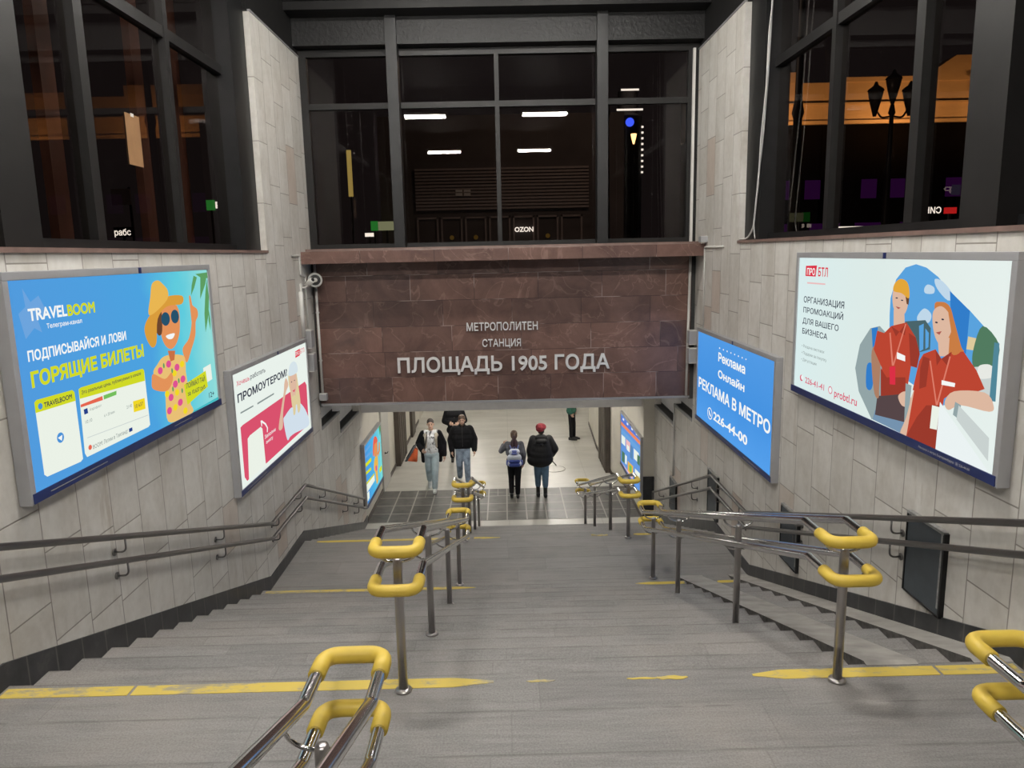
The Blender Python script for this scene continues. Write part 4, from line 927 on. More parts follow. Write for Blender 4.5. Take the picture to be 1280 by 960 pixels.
# ------------------------------------------------------------------ backlit adverts
INK = {'white': (250, 252, 250), 'lime': (213, 222, 40), 'ink': (52, 56, 74), 'paleblue': (112, 168, 226), 'card': (240, 247, 236), 'skyblue': (78, 150, 220),
       'coral': (235, 105, 82), 'green': (120, 195, 95), 'navy': (40, 66, 140), 'greytext': (140, 152, 150), 'yellow': (245, 220, 40), 'lightgrey': (205, 214, 212),
       'palm': (96, 160, 100), 'sea': (70, 190, 200), 'tan': (232, 150, 92), 'tan2': (205, 115, 70), 'floral': (238, 196, 120), 'brownhair': (110, 72, 48), 'straw': (222, 160, 62),
       'straw2': (238, 186, 84), 'lens': (40, 84, 110), 'pink': (226, 84, 150), 'rose': (222, 84, 112), 'red': (224, 50, 72), 'blonde': (226, 208, 160), 'skin': (226, 188, 164),
       'capwhite': (218, 232, 238), 'tee': (214, 228, 240), 'paper': (240, 248, 248), 'photosky': (92, 166, 226), 'photogrey': (150, 168, 170), 'photoblue': (52, 128, 206),
       'cloud': (196, 220, 238), 'slate': (76, 104, 110), 'sand': (226, 206, 160), 'bush': (84, 126, 98), 'carwhite': (236, 238, 232), 'teal': (84, 138, 156), 'denim': (120, 150, 178),
       'darktrousers': (88, 72, 74), 'shadeskin': (176, 130, 104), 'polo': (192, 72, 52), 'beanie': (232, 170, 60), 'cord': (226, 130, 110), 'redhair': (206, 128, 70), 'rosepale': (240, 190, 190),
       'rosedark': (176, 92, 84), 'adblue': (70, 148, 228), 'poloshade': (158, 60, 46), 'periwinkle': (92, 122, 214), 'orange': (240, 140, 96), 'steelblue': (96, 140, 184)}
_ink = {}
def ink(c):
    if c not in _ink: _ink[c] = glow('print_'+c, rgb(*INK[c]), ADVERT_GLOW)
    return _ink[c]
def gradient_print(name, stops, axis, lo, hi):
    g = N(name); c = g.coords(); s = g.sep(c); v = s[0] if axis == 'x' else s[2]
    f = g.math('DIVIDE', g.math('SUBTRACT', v, lo), hi-lo)
    f = g.math('ADD', f, g.math('MULTIPLY', g.math('SUBTRACT', g.noise(c, 1.4, 3), 0.5), 0.22))
    e = g.n('ShaderNodeEmission'); g.l(g.ramp(f, stops), e.inputs[0]); e.inputs[1].default_value = ADVERT_GLOW
    g.l(e.outputs[0], g.out.inputs[0]); return g.m
BACK = {'L1': gradient_print('print_beach', [(0, rgb(84, 158, 226)), (0.55, rgb(78, 166, 228)), (0.8, rgb(98, 208, 226)), (1, rgb(150, 226, 222))], 'x', 0, 3.2),
        'L2': glow('print_pale', rgb(238, 247, 240), ADVERT_GLOW), 'R1': gradient_print('print_pale_mist', [(0, rgb(222, 242, 242)), (0.5, rgb(226, 240, 236)), (1, rgb(236, 246, 242))], 'x', 0, 3.4),
        'R2': gradient_print('print_blue', [(0, rgb(88, 164, 242)), (0.5, rgb(72, 150, 230)), (1, rgb(84, 158, 234))], 'z', 0, 1.4),
        'L3': gradient_print('print_beach_small', [(0, rgb(74, 150, 228)), (0.55, rgb(84, 186, 232)), (1, rgb(130, 226, 222))], 'x', 0, 2.2), 'R3': glow('print_window_blue', rgb(104, 156, 226), ADVERT_GLOW)}
PLACE = {'L1': (-XW, 4.655, 7.95, -1.53, -0.05, 0.085), 'L2': (-XW, 8.285, 11.57, -2.695, -1.235, 0.085), 'R1': (XW, 7.935, 4.50, -1.51, -0.055, 0.085),
         'R2': (XW, 11.945, 8.405, -2.71, -1.235, 0.085), 'L3': (-XW, 15.57, 17.80, -5.40, -3.98, 0.085), 'R3': (2.93, 18.50, 15.66, -5.36, -3.98, 0.06)}
ADLABEL = {'L1': 'large backlit beach holiday advert on the left wall, nearest the camera', 'L2': 'white and pink backlit job advert with a blonde woman in a cap',
           'R1': 'large white backlit advert with two people in red polo shirts', 'R2': 'plain blue backlit advert with white lettering and a phone number',
           'L3': 'small backlit beach advert low on the wall beside the left foot of the stairs', 'R3': 'blue backlit advert of many small pictures by the right foot of the stairs'}
def advert(k):
    x, y0, y1, z0, z1, d = PLACE[k]; left = x < 0
    w, h = abs(y1-y0), z1-z0
    t = thing('advertising_lightbox', ADLABEL[k], 'lightbox', (x, y0, z0), R(90) if left else R(-90), 'backlit adverts')
    fr = 0.055
    bm = bmesh.new()
    box(bm, 0, w, -d, 0, h-fr, h, 0.006); box(bm, 0, fr, -d, 0, -0.02, h-fr, 0.006); box(bm, w-fr, w, -d, 0, -0.02, h-fr, 0.006); box(bm, fr, w-fr, -d*0.6, 0, -0.02, fr, 0.004)
    box(bm, fr*0.4, w-fr*0.4, -d*0.35, -0.001, 0.01, h-0.01)
    obj('frame', bm, 'alu', t)
    obj('footer_strip', BX(fr*0.3, w-fr*0.3, -d-0.006, -d*0.97, -0.012, fr), 'navy', t)
    # the small blue maker's plate at the middle of the top edge, and the white small print of the footer
    obj('maker_plate', BX(w*0.53, w*0.53+0.045, -d-0.004, -d, h-fr*0.95, h-0.004), 'navy', t)
    if k in ('R1', 'R2'): mobj('lettering', text_mesh('Реклама в метро Екатеринбурга  ☎ 226-44-00', 0.62, 0.017), 'pvc', t, False, (w*0.74-(0.1 if k == 'R2' else 0), -d-0.0075, 0.014))
    else: obj('small_print_line', BX(w*0.06, w*0.28, -d-0.0075, -d-0.006, 0.017, 0.023), 'grey', t); obj('small_print_line', BX(w*0.64, w*0.76, -d-0.0075, -d-0.006, 0.017, 0.023), 'grey', t)
    yf = -d+0.014
    bm = bmesh.new(); bm.faces.new([bm.verts.new(v) for v in ((fr*.9, yf, fr*.9), (w-fr*.9, yf, fr*.9), (w-fr*.9, yf, h-fr*.9), (fr*.9, yf, h-fr*.9))])
    face = obj('printed_face', bm, BACK[k], t)
    lo, hi, bo, to = fr*0.95, w-fr*0.95, fr*0.95, h-fr*0.95
    lay = yf
    for e in ADVERTS[k]:
        lay -= 0.0001
        if e[0] == 't':
            _, s, u, v, tw, th, c, b = e
            me = text_mesh(s, tw, th, b); me.name = 'lettering'
            o = mobj('lettering', me, ink(c), face, False, (u, lay, v))
            continue
        if e[0] == 'e':
            _, nm, cu, cv, ru, rv, c = e
            pts = [(cu+ru*math.cos(2*PI*i/20), cv+rv*math.sin(2*PI*i/20)) for i in range(20)]
        else:
            _, nm, pts, c, sm = e; pts = smooth_poly(pts, sm)
        pts = [(min(max(a, lo), hi), min(max(b_, bo), to)) for a, b_ in pts]
        bm = bmesh.new(); vs = []
        for p in pts:
            if not vs or (Vector((p[0], 0, p[1]))-Vector((vs[-1].co.x, 0, vs[-1].co.z))).length > 1e-4: vs.append(bm.verts.new((p[0], lay, p[1])))
        f = bm.faces.new(vs); bmesh.ops.triangulate(bm, faces=[f])
        obj(nm, bm, ink(c), face)
for k in ('L1', 'L2', 'R1', 'R2', 'L3', 'R3'): advert(k)

# ------------------------------------------------------------------ the street outside the windows
for s, lb in ((-1, 'ground_left'), (1, 'ground_right')):
    struct('street_ground', BX(min(s*3.76, s*90), max(s*3.76, s*90), -9, 110, -1.2, -0.9), 'ceil')
struct('street_ground', BX(-3.76, 3.76, 12.7, 110, -1.2, -0.9), 'ceil')
GZ = -0.9
M['facade'] = plain('pale_theatre_plaster', (0.52, 0.40, 0.27), 0.8, var=0.06, sc=0.8)
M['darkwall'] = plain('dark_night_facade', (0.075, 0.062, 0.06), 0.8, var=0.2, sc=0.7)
M['nightwall'] = plain('shade_toned_theatre_wall', (0.004, 0.0036, 0.0036), 1.0, spec=0.0)  # night shade put into the colour so floodlight spill hardly shows
M['slats'] = plain('grey_shutter_slats', (0.25, 0.21, 0.20), 0.6, var=0.1)
M['iron'] = plain('black_cast_iron', (0.012, 0.011, 0.012), 0.5)
M['glow_white'] = glow('lit_sign_white', (1, 0.97, 0.88, 1), 1.6)
M['glow_purple'] = glow('lit_window_purple', rgb(120, 40, 150), 0.11)
M['glow_green'] = glow('lit_sign_green', rgb(60, 170, 70), 0.55)
M['glow_lime'] = glow('lit_sign_lime', rgb(196, 206, 160), 0.45)
M['glow_red'] = glow('lit_sign_red', rgb(220, 40, 40), 0.9)
M['glow_blue'] = glow('lit_sign_blue', rgb(60, 90, 255), 2.0)
M['glow_warm'] = glow('lit_panel_warm', rgb(226, 200, 110), 0.55)
M['glow_amber'] = glow('street_lamp_glow', (1.0, 0.55, 0.2, 1), 5.0)
M['lampglass'] = plain('dull_lamp_glass', (0.10, 0.08, 0.06), 0.3)
def sign_box(label, txt, x, y, z, w, h, col, face='y', flip=False, parts=None):
    t = thing('lit_sign', label, 'sign', (x, y, z))
    obj('sign_post', BX(-0.04, 0.04, 0.06, 0.12, GZ-z, 0), 'iron', t)
    obj('sign_board', BX(-w/2, w/2, 0.0, 0.12, -0.1*h, h*1.1), 'black' if txt else col, t)
    if txt:
        me = text_mesh(txt, w*0.92, h*0.8, 0.02)
        o = mobj('lettering', me, col, t, False, (-w*0.46, -0.01, h*0.1))
        if flip: o.scale = (-1, 1, 1); o.location.x = w*0.46
    return t
# theatre block with its amber-washed cornice
t = thing('theatre_building', 'theatre building with amber floodlit upper wall seen through the right window', 'building', (35, 70, GZ))
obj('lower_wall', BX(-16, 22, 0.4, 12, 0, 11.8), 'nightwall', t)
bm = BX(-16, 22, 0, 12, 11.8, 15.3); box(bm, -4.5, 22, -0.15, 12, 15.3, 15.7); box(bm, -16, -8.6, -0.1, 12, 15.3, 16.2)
prism(bm, [(3.0, 15.7), (5.6, 17.4), (9.5, 17.4), (12, 15.7)], 'y', -0.15, 2)
obj('upper_wall', bm, 'facade', t)
bm = bmesh.new(); box(bm, -16, 22, -0.35, 0, 11.7, 12.0); box(bm, -16, 22, -0.25, 0, 13.4, 13.55); obj('cornice', bm, 'facade', t)
mobj('lettering', text_mesh('ТЕАТР', 7.5, 1.7, 0.02, 0.1), 'slats', t, False, (6.8, -0.3, 14.0))
bm = bmesh.new()
for k in range(13):
    if k % 3 != 1: box(bm, -15+k*2.6, -13.6+k*2.6, 0.3, 0.4, 5.2, 6.9)
obj('lit_window', bm, 'glow_purple', t)
bm = bmesh.new()
for k in range(8): box(bm, -15+k*4.2, -12.2+k*4.2, 0.3, 0.4, 2.2, 3.0)
obj('lit_window', bm, 'glow_purple', t)
for i in range(3):
    ld = bpy.data.lights.new('floodlight', 'AREA'); ld.energy = 460; ld.color = (1.0, 0.50, 0.16); ld.size = 5; ld.size_y = 0.6; ld.shape = 'RECTANGLE'
    lo_ = bpy.data.objects.new('floodlight', ld); COL.objects.link(lo_); lo_.location = (24+i*11, 66.5, 9.6); lo_.rotation_euler = (R(130), 0, 0)
def street_lamp(label, x, y, zt, s=1.0, heads=3, lit=False):
    t = thing('street_lamp', label, 'street lamp', (x, y, GZ), 0, 'cast iron street lamps')
    H_ = zt-GZ
    obj('pole', lathe(bmesh.new(), [(0.22*s, 0), (0.22*s, 0.5*s), (0.13*s, 0.7*s), (0.09*s, H_*0.5), (0.13*s, H_*0.52), (0.08*s, H_*0.56), (0.06*s, H_-1.0*s), (0.11*s, H_-0.9*s), (0.04*s, H_-0.6*s)], (0, 0, 0), 16), 'iron', t, True)
    for k in range(heads):
        dx = (0, -0.55*s, 0.55*s)[k]; dz = (0.1*s, -0.25*s, -0.25*s)[k]
        if dx:
            obj('arm', TB(fillet([(0, 0, H_-1.0*s), (dx*0.6, 0, H_-1.05*s), (dx, 0, H_-0.75*s)], 0.15*s), 0.03*s, 8), 'iron', t, True)
        h = obj('lantern', lathe(bmesh.new(), [(0.05*s, -0.75*s), (0.17*s, -0.30*s), (0.23*s, -0.02*s), (0.20*s, 0.02*s)], (dx, 0, H_+dz), 16), 'glow_amber' if lit else 'lampglass', t, True)
        obj('lantern_cap', lathe(bmesh.new(), [(0.25*s, 0.02*s), (0.22*s, 0.08*s), (0.08*s, 0.18*s), (0.03*s, 0.30*s)], (dx, 0, H_+dz), 16), 'iron', h, True)
street_lamp('three-headed cast iron street lamp silhouetted against the amber theatre wall', 17.4, 34.6, 7.05, 1.4)
street_lamp('single tall lamp post seen behind the white cables of the right window', 8.4, 22.0, 8.0, 1.3, 1)
street_lamp('lit amber street lamp before the far tower', 8.2, 48.0, 7.0, 0.8, 1, True)
t = street_lamp('tall lamp post across the street hidden behind the right steel post of the front window', 2.95, 22.0, 8.2, 1.2, 1)  # made-up post to carry the fill light below
sl = bpy.data.lights.new('shop_fill_light', 'POINT'); sl.energy = 420; sl.color = (1.0, 0.78, 0.6); sl.shadow_soft_size = 0.25  # added fill light that brightens the shop row outside
slo = bpy.data.objects.new('shop_fill_light', sl); COL.objects.link(slo); slo.location = (2.95, 22.9, 7.4)
# far tower with white edge lights
t = thing('tower_block', 'distant dark tower with white edge lights and a blue emblem', 'building', (16.75, 103, GZ))
obj('tower_body', lathe(bmesh.new(), [(1.9, 0), (1.9, 18.2), (1.3, 18.6), (1.3, 21.4), (0.2, 21.5)], (0, 0, 0), 24), 'darkwall', t)
bm = bmesh.new()
for k in range(9):
    for sx in (-1, 1): box(bm, sx*1.85-0.13, sx*1.85+0.13, -0.9, -0.6, 11.0+k*0.72, 11.22+k*0.72)
obj('edge_light', bm, 'glow_white', t)
bm = bmesh.new()
for zz, hw in ((18.75, 1.7), (19.9, 1.35), (21.2, 1.15)): box(bm, -hw, hw, -1.95, -1.85, zz, zz+0.22)
obj('crown_light', bm, 'glow_white', t)
obj('blue_emblem', lathe(bmesh.new(), [(0.55, -2.0), (0.55, -1.9)], (0.0, 0, 17.3), 20, 'y'), 'glow_blue', t)
# shuttered shop row across the street
t = thing('shop_front', 'dark shuttered shop row with glass doors seen through the front window', 'building', (-0.2, 30, GZ))
bm = BX(-4.6, 5.0, 0.3, 4, 0, 6.2); obj('front_wall', bm, 'darkwall', t)
bm = bmesh.new()
for k in range(13): box(bm, -3.2, 3.6, 0.14, 0.3, 2.62+k*0.125, 2.70+k*0.125)
obj('shutter', bm, 'slats', t)
for k in range(7):
    x = -3.2+k*0.95
    d = bmesh.new(); box(d, x, x+0.07, 0.2, 0.3, 0.2, 2.35); box(d, x+0.78, x+0.85, 0.2, 0.3, 0.2, 2.35); box(d, x, x+0.85, 0.2, 0.3, 2.28, 2.35); box(d, x, x+0.85, 0.2, 0.3, 0.2, 0.3)
    o = obj('door', d, 'slats', t)
    if k in (1, 2, 5): obj('door_sticker', lathe(bmesh.new(), [(0.09, 0.19), (0.09, 0.2)], (x+0.42, 0, 1.55), 16, 'y'), 'grip', o)
mobj('lettering', text_mesh('OZON', 0.74, 0.20, 0.03), 'glow_white', t, False, (0.66, 0.1, 1.72))
bm = bmesh.new(); box(bm, -1.62, -1.36, 0.1, 0.14, 3.15, 3.26); box(bm, -1.30, -1.04, 0.1, 0.14, 3.15, 3.26); box(bm, -1.62, -1.36, 0.1, 0.14, 3.29, 3.38); box(bm, -1.30, -1.04, 0.1, 0.14, 3.29, 3.38)
obj('notice', bm, 'pvc', t)
sign_box('tall narrow yellow lit panel on a pole left in the front window', None, -5.9, 30, 2.45, 0.16, 1.45, 'glow_warm')
sign_box('green pharmacy-like lit sign at the lower left of the front window', None, -5.0, 29.7, 1.0, 0.26, 0.30, 'glow_green')
sign_box('pale lime lit sign beside the green one in the front window', None, -4.50, 29.6, 1.0, 0.66, 0.28, 'glow_lime')
sign_box('small white lit board low in the front window\'s left pane', None, -5.35, 30.5, 0.78, 0.34, 0.12, 'glow_white')
sign_box('white lit sign low in the left window', 'рабс', -13.2, 26.6, 0.86, 0.62, 0.28, 'glow_white')  # glowing letters placed outside imitate a reflection in the glass
sign_box('green and white lit parking sign at the far end of the left window', None, -12.1, 31.9, 2.05, 0.34, 0.34, 'glow_green')
sign_box('blue half of the lit parking sign in the left window', 'Р', -11.75, 31.95, 2.05, 0.34, 0.34, 'glow_white')
sign_box('mirrored white lit sign low in the right window', 'СИНК', 13.75, 24.5, 0.95, 0.8, 0.26, 'glow_white', flip=True)  # reversed glowing letters imitate a reflection in the right glass
sign_box('small red lit sign low in the right window beside the mirrored one', None, 14.45, 24.5, 0.98, 0.35, 0.16, 'glow_red')
sign_box('long white lit strip at the foot of the right window', None, 12.7, 27.2, 0.45, 1.9, 0.22, 'glow_white')
sign_box('small red lit strip low in the left window', None, -13.0, 24.6, 1.16, 0.3, 0.07, 'glow_red')
t = thing('notice_sheet', 'sheet of brown paper stuck on the glass of the left window', 'notice', (-3.425, 7.30, 0.88))
obj('paper', BX(0.0, 0.004, -0.135, 0.135, 0.0, 0.46), plain('brown_paper', (0.26, 0.135, 0.055), 0.8), t)
obj('tape', BX(0.004, 0.005, -0.03, 0.03, 0.44, 0.47), 'pvc', t)

t = thing('bus_stop_sign', 'dim bus stop board on a post beyond the left window, under the brown sheet', 'sign', (-12.0, 24.3, GZ))
obj('post', BX(0.22, 0.28, 0.03, 0.09, 0, 3.2), 'iron', t); obj('board', BX(-0.30, 0.30, 0.0, 0.03, 2.65, 3.15), 'slats', t)

# ------------------------------------------------------------------ people
def cap_mesh(bm, p, q, r1, r2, n=12):
    p, q = Vector(p), Vector(q); d = q-p; L_ = d.length
    if L_ < 1e-6: d = Vector((0, 0, 1))
    d.normalize(); ref = Vector((1, 0, 0)) if abs(d.x) < 0.8 else Vector((0, 1, 0))
    u = (ref-d*ref.dot(d)).normalized(); v = d.cross(u); rings = []
    st = [(p-d*r1*math.sin(a), r1*math.cos(a)) for a in (R(85), R(60), R(30), 0)]+[(q+d*r2*math.sin(a), r2*math.cos(a)) for a in (0, R(30), R(60), R(85))]
    for c, r in st: rings.append([bm.verts.new(c+(u*math.cos(2*PI*k/n)+v*math.sin(2*PI*k/n))*r) for k in range(n)])
    for A, B in zip(rings, rings[1:]):
        for k in range(n): bm.faces.new((A[k], A[(k+1) % n], B[(k+1) % n], B[k]))
    bm.faces.new(list(reversed(rings[0]))); bm.faces.new(rings[-1])
def blob(shapes, voxel, smooth_it=5, fac=0.5):
    """one continuous skin over tapered limbs ('c': p, q, r1, r2) and ellipsoids ('e': centre, radii[, tilt about x, about y, about z])"""
    bm = bmesh.new()
    for s in shapes:
        if s[0] == 'c': cap_mesh(bm, *s[1:])
        else:
            x = bmesh.ops.create_uvsphere(bm, u_segments=20, v_segments=14, radius=1.0)
            Mx = Matrix.Translation(Vector(s[1]))
            if len(s) > 3: Mx = Mx @ Matrix.Rotation(s[5] if len(s) > 5 else 0, 4, 'Z') @ Matrix.Rotation(s[4] if len(s) > 4 else 0, 4, 'Y') @ Matrix.Rotation(s[3], 4, 'X')
            Mx = Mx @ Matrix.Diagonal((*s[2], 1)); bmesh.ops.transform(bm, matrix=Mx, verts=x['verts'])
    me = bpy.data.meshes.new('skin'); bmesh.ops.recalc_face_normals(bm, faces=bm.faces[:]); bm.to_mesh(me); bm.free()
    o = bpy.data.objects.new('skin', me); COL.objects.link(o)
    m = o.modifiers.new('r', 'REMESH'); m.mode = 'VOXEL'; m.voxel_size = voxel; m.use_smooth_shade = True
    m = o.modifiers.new('s', 'SMOOTH'); m.iterations = smooth_it; m.factor = fac
    bpy.context.view_layer.update()
    out = bpy.data.meshes.new_from_object(o.evaluated_get(bpy.context.evaluated_depsgraph_get()))
    COL.objects.unlink(o); bpy.data.objects.remove(o); bpy.data.meshes.remove(me)
    return out
M['skin'] = plain('skin', (0.56, 0.36, 0.27), 0.5, var=0.05)
M['hair_brown'] = plain('brown_hair', (0.075, 0.042, 0.024), 0.55, var=0.3, sc=40)
M['hair_dark'] = plain('dark_cropped_hair', (0.028, 0.02, 0.016), 0.6, var=0.3, sc=40)
M['hair_plum'] = plain('plum_dyed_hair_end', (0.045, 0.018, 0.028), 0.55, var=0.3, sc=40)
M['jacket'] = plain('black_padded_cloth', (0.0085, 0.0085, 0.010), 0.85, spec=0.15, var=0.25, sc=14)
M['leather'] = plain('black_glossy_cloth', (0.009, 0.009, 0.010), 0.55, spec=0.3, var=0.3, sc=12)
M['black_cloth'] = plain('black_trouser_cloth', (0.009, 0.009, 0.011), 0.85, spec=0.2, var=0.2, sc=14)
M['jeans_pale'] = plain('pale_blue_denim', (0.42, 0.50, 0.54), 0.8, var=0.14, sc=9)
M['jeans_blue'] = plain('faded_blue_denim', (0.20, 0.25, 0.32), 0.8, var=0.5, sc=7)
M['jeans_mid'] = plain('mid_blue_denim', (0.10, 0.17, 0.25), 0.8, var=0.2, sc=9)
M['fleece'] = plain('beige_fleece', (0.46, 0.41, 0.33), 0.9, var=0.15, sc=30)
M['sneaker'] = plain('white_trainer', (0.62, 0.63, 0.62), 0.6)
M['boot'] = plain('black_boot_leather', (0.012, 0.012, 0.012), 0.3)
M['red_knit'] = plain('red_knitted_hat', (0.23, 0.026, 0.036), 0.9, var=0.5, sc=26)
M['grey_cloth'] = plain('grey_jacket_cloth', (0.105, 0.108, 0.125), 0.8, var=0.2, sc=12)
M['bag_white'] = plain('pale_backpack_cloth', (0.56, 0.60, 0.68), 0.7, var=0.1)
M['bag_blue'] = plain('dark_blue_backpack_cloth', (0.028, 0.05, 0.24), 0.7)
M['bag_mid'] = plain('lilac_blue_strap', (0.12, 0.15, 0.40), 0.7)
M['orange'] = plain('orange_bag_cloth', (0.62, 0.11, 0.03), 0.7, var=0.2)
M['green_cloth'] = plain('dark_green_coat', (0.012, 0.085, 0.06), 0.8)
M['eye'] = plain('dark_eye', (0.02, 0.018, 0.018), 0.2)
M['lips'] = plain('lips', (0.36, 0.13, 0.11), 0.5)
def tee_print():
    g = N('printed_white_tee'); c = g.coords(); n = g.noise(g.scale(c, (1.3, 1, 0.9)), 9, 4, 0.6, 1.2)
    return g.bsdf(g.ramp(n, [(0.36, (0.05, 0.05, 0.055, 1)), (0.43, (0.36, 0.36, 0.37, 1)), (0.50, (0.74, 0.75, 0.76, 1))]), 0.8)
M['tee'] = tee_print()
def vec(*a): return Vector(a)
def person(label, loc, rz, H, J, wear):
    """J: joints in a 1.75 m frame facing -y (x>0 is the person's own left): el/wr/kn/an per side, head turn; wear: clothing spec"""
    s = H/1.75
    t = thing('person', label, 'person', loc, rz)
    t.scale = (s, s, s)
    dz = J.get('drop', 0.0); P = lambda x, y, z: Vector((x, y, z-dz))
    lean = J.get('lean', 0.0)
    pel = P(0, 0, 0.95); ches = P(0, lean*0.6, 1.28); neck = P(0, lean, 1.47); hd = P(0, lean-0.015, 1.625)
    sw = J.get('sw', 0.185)
    B = [('c', pel+vec(-.07, 0, 0), pel+vec(.07, 0, 0), .115, .115), ('c', pel, ches, .125, .135), ('c', ches+vec(-.09, 0, .02), ches+vec(.09, 0, .02), .11, .11),
         ('c', neck+vec(-sw+.03, .0, -.05), neck+vec(sw-.03, .0, -.05), .055, .055), ('c', neck+vec(0, .01, -.06), hd+vec(0, .015, -.05), .06, .055),
         ('e', hd+vec(0, .012, .035), (.076, .096, .092)), ('e', hd+vec(0, -.022, -.035), (.061, .070, .085)), ('e', hd+vec(0, -.055, -.085), (.030, .030, .026)),
         ('c', hd+vec(0, -.092, .012), hd+vec(0, -.112, -.024), .010, .017), ('c', hd+vec(-.04, -.078, .028), hd+vec(.04, -.078, .028), .012, .012),
         ('c', hd+vec(-.02, -.086, -.058), hd+vec(.02, -.086, -.058), .009, .009)]
    for sg in (-1, 1): B.append(('e', hd+vec(sg*.078, .01, -.002), (.012, .022, .034)))
    hands = []
    for sg, k in ((-1, 'r'), (1, 'l')):
        sh = neck+vec(sg*sw, 0.0, -.055); el = P(*J['el'+k]); wr = P(*J['wr'+k])
        B += [('c', sh, el, .052, .042), ('c', el, wr, .042, .028)]
        d = (wr-el).normalized()
        hdv = Vector(J.get('hd'+k, d)).normalized(); side = Vector(J.get('pn'+k, (0, -1, 0))); side = (side-hdv*side.dot(hdv)).normalized(); out = hdv.cross(side)
        # side: from little finger to thumb; out: palm normal (curl direction)
        if J.get('flip'+k, out.x*sg > 0): out = -out
        B += [('c', wr, wr+hdv*.08, .026, .030), ('c', wr+hdv*.04+side*.018, wr+hdv*.085+side*.022, .020, .017), ('c', wr+hdv*.04-side*.018, wr+hdv*.08-side*.022, .020, .016)]
        cu = J.get('curl'+k, .35)
        for i, fl_ in enumerate((.070, .080, .074, .058)):
            b = wr+hdv*(.092-.004*abs(i-1))+side*(.030-.0205*i)
            d1 = (hdv+out*cu*0.6).normalized(); d2 = (hdv*(1-cu*.6)+out*cu*1.5).normalized()
            m_ = b+d1*fl_*.5; B += [('c', b-hdv*.02, m_, .0095, .009), ('c', m_, m_+d2*fl_*.5, .009, .0075)]
        tb = wr+hdv*.032+side*.026; tm = tb+(side*.6+hdv*.6+out*.35).normalized()*.042
        B += [('c', tb, tm, .012, .0105), ('c', tm, tm+(hdv*.9+out*.4+side*.1).normalized()*.032, .0105, .008)]
        hands.append(wr)
        hip = pel+vec(sg*.09, 0, -.04); kn = P(*J['kn'+k]); an = P(*J['an'+k])
        fd = Vector(J.get('ft'+k, (0, -1, -.12))).normalized()
        B += [('c', hip, kn, .085, .056), ('c', kn, kn+(an-kn)*.35+vec(0, .012, 0), .054, .056), ('c', kn+(an-kn)*.35, an, .054, .036), ('c', an+fd*-.03+vec(0, 0, -.03), an+fd*.13+vec(0, 0, -.035), .036, .028)]
    body = mobj('body', blob(B, .0065, 3, .5), wear.get('skin', 'skin'), t, True)
    for sg in (-1, 1):
        e = bmesh.new(); ball(e, hd+vec(sg*.031, -.084, .010), .0105, (1.2, .6, .75), 10); obj('eye', e, 'eye', t, True)
        e = bmesh.new(); cap_mesh(e, hd+vec(sg*.018, -.092, .034), hd+vec(sg*.048, -.082, .035), .0055, .004, 8); obj('eyebrow', e, wear.get('brow', 'hair_brown'), t, True)
    e = bmesh.new(); cap_mesh(e, hd+vec(-.018, -.094, -.056), hd+vec(.018, -.094, -.056), .006, .006, 8); obj('lips', e, 'lips', t, True)
    # trousers
    Q = [('c', pel+vec(-.075, 0, .05), pel+vec(.075, 0, .05), .122, .122), ('c', pel+vec(-.075, 0, -.04), pel+vec(.075, 0, -.04), .122, .122)]
    lw = wear.get('leg', 1.0)
    for sg, k in ((-1, 'r'), (1, 'l')):
        hip = pel+vec(sg*.09, 0, -.05); kn = P(*J['kn'+k]); an = P(*J['an'+k]); e_ = an+(kn-an)*wear.get('cuff', .10)
        Q += [('c', hip, kn, .100, .074*lw), ('c', kn, e_, .073*lw, .060*lw)]
    mobj('trousers', blob(Q, .012, 4), wear['trousers'], t, True)
    for sg, k in ((-1, 'r'), (1, 'l')):
        an = P(*J['an'+k]); fd = Vector(J.get('ft'+k, (0, -1, -.12))).normalized(); kn = P(*J['kn'+k])
        S = [('c', an+fd*-.045+vec(0, 0, -.035), an+fd*.10+vec(0, 0, -.035), .050, .048), ('c', an+fd*.09+vec(0, 0, -.042), an+fd*.165+vec(0, 0, -.045), .048, .040), ('c', an+vec(0, 0, -.02), an+(kn-an)*wear.get('boot', .06), .047, .05)]
        sh_ = mobj('shoe', blob(S, .009, 4), wear['shoe'], t, True)
        e = bmesh.new(); nrm = fd.cross(Vector((1, 0, 0))).normalized()
        if nrm.z < 0: nrm = -nrm
        so = an+vec(0, 0, -.035)-nrm*.040
        for a, b, ra, rb in ((-.05, .06, .037, .040), (.06, .17, .040, .032)): cap_mesh(e, so+fd*a, so+fd*b, ra, rb, 12)
        for v in e.verts:
            o_ = (v.co-so).dot(nrm); v.co -= nrm*(o_-max(-.012, min(.006, o_)))
        obj('sole', e, wear.get('sole', 'rubber'), sh_, True)
    return t, dict(P=P, pel=pel, ches=ches, neck=neck, hd=hd, sw=sw)
def arms(J, g, r1, r2, r3, upto=.97):
    out = []
    for sg, k in ((-1, 'r'), (1, 'l')):
        sh = g['neck']+vec(sg*g['sw'], 0, -.065); el = g['P'](*J['el'+k]); wr = g['P'](*J['wr'+k])
        out += [('c', sh, el, r1, r2), ('c', el, el+(wr-el)*upto, r2, r3)]
    return out

F0 = Z2+0.004
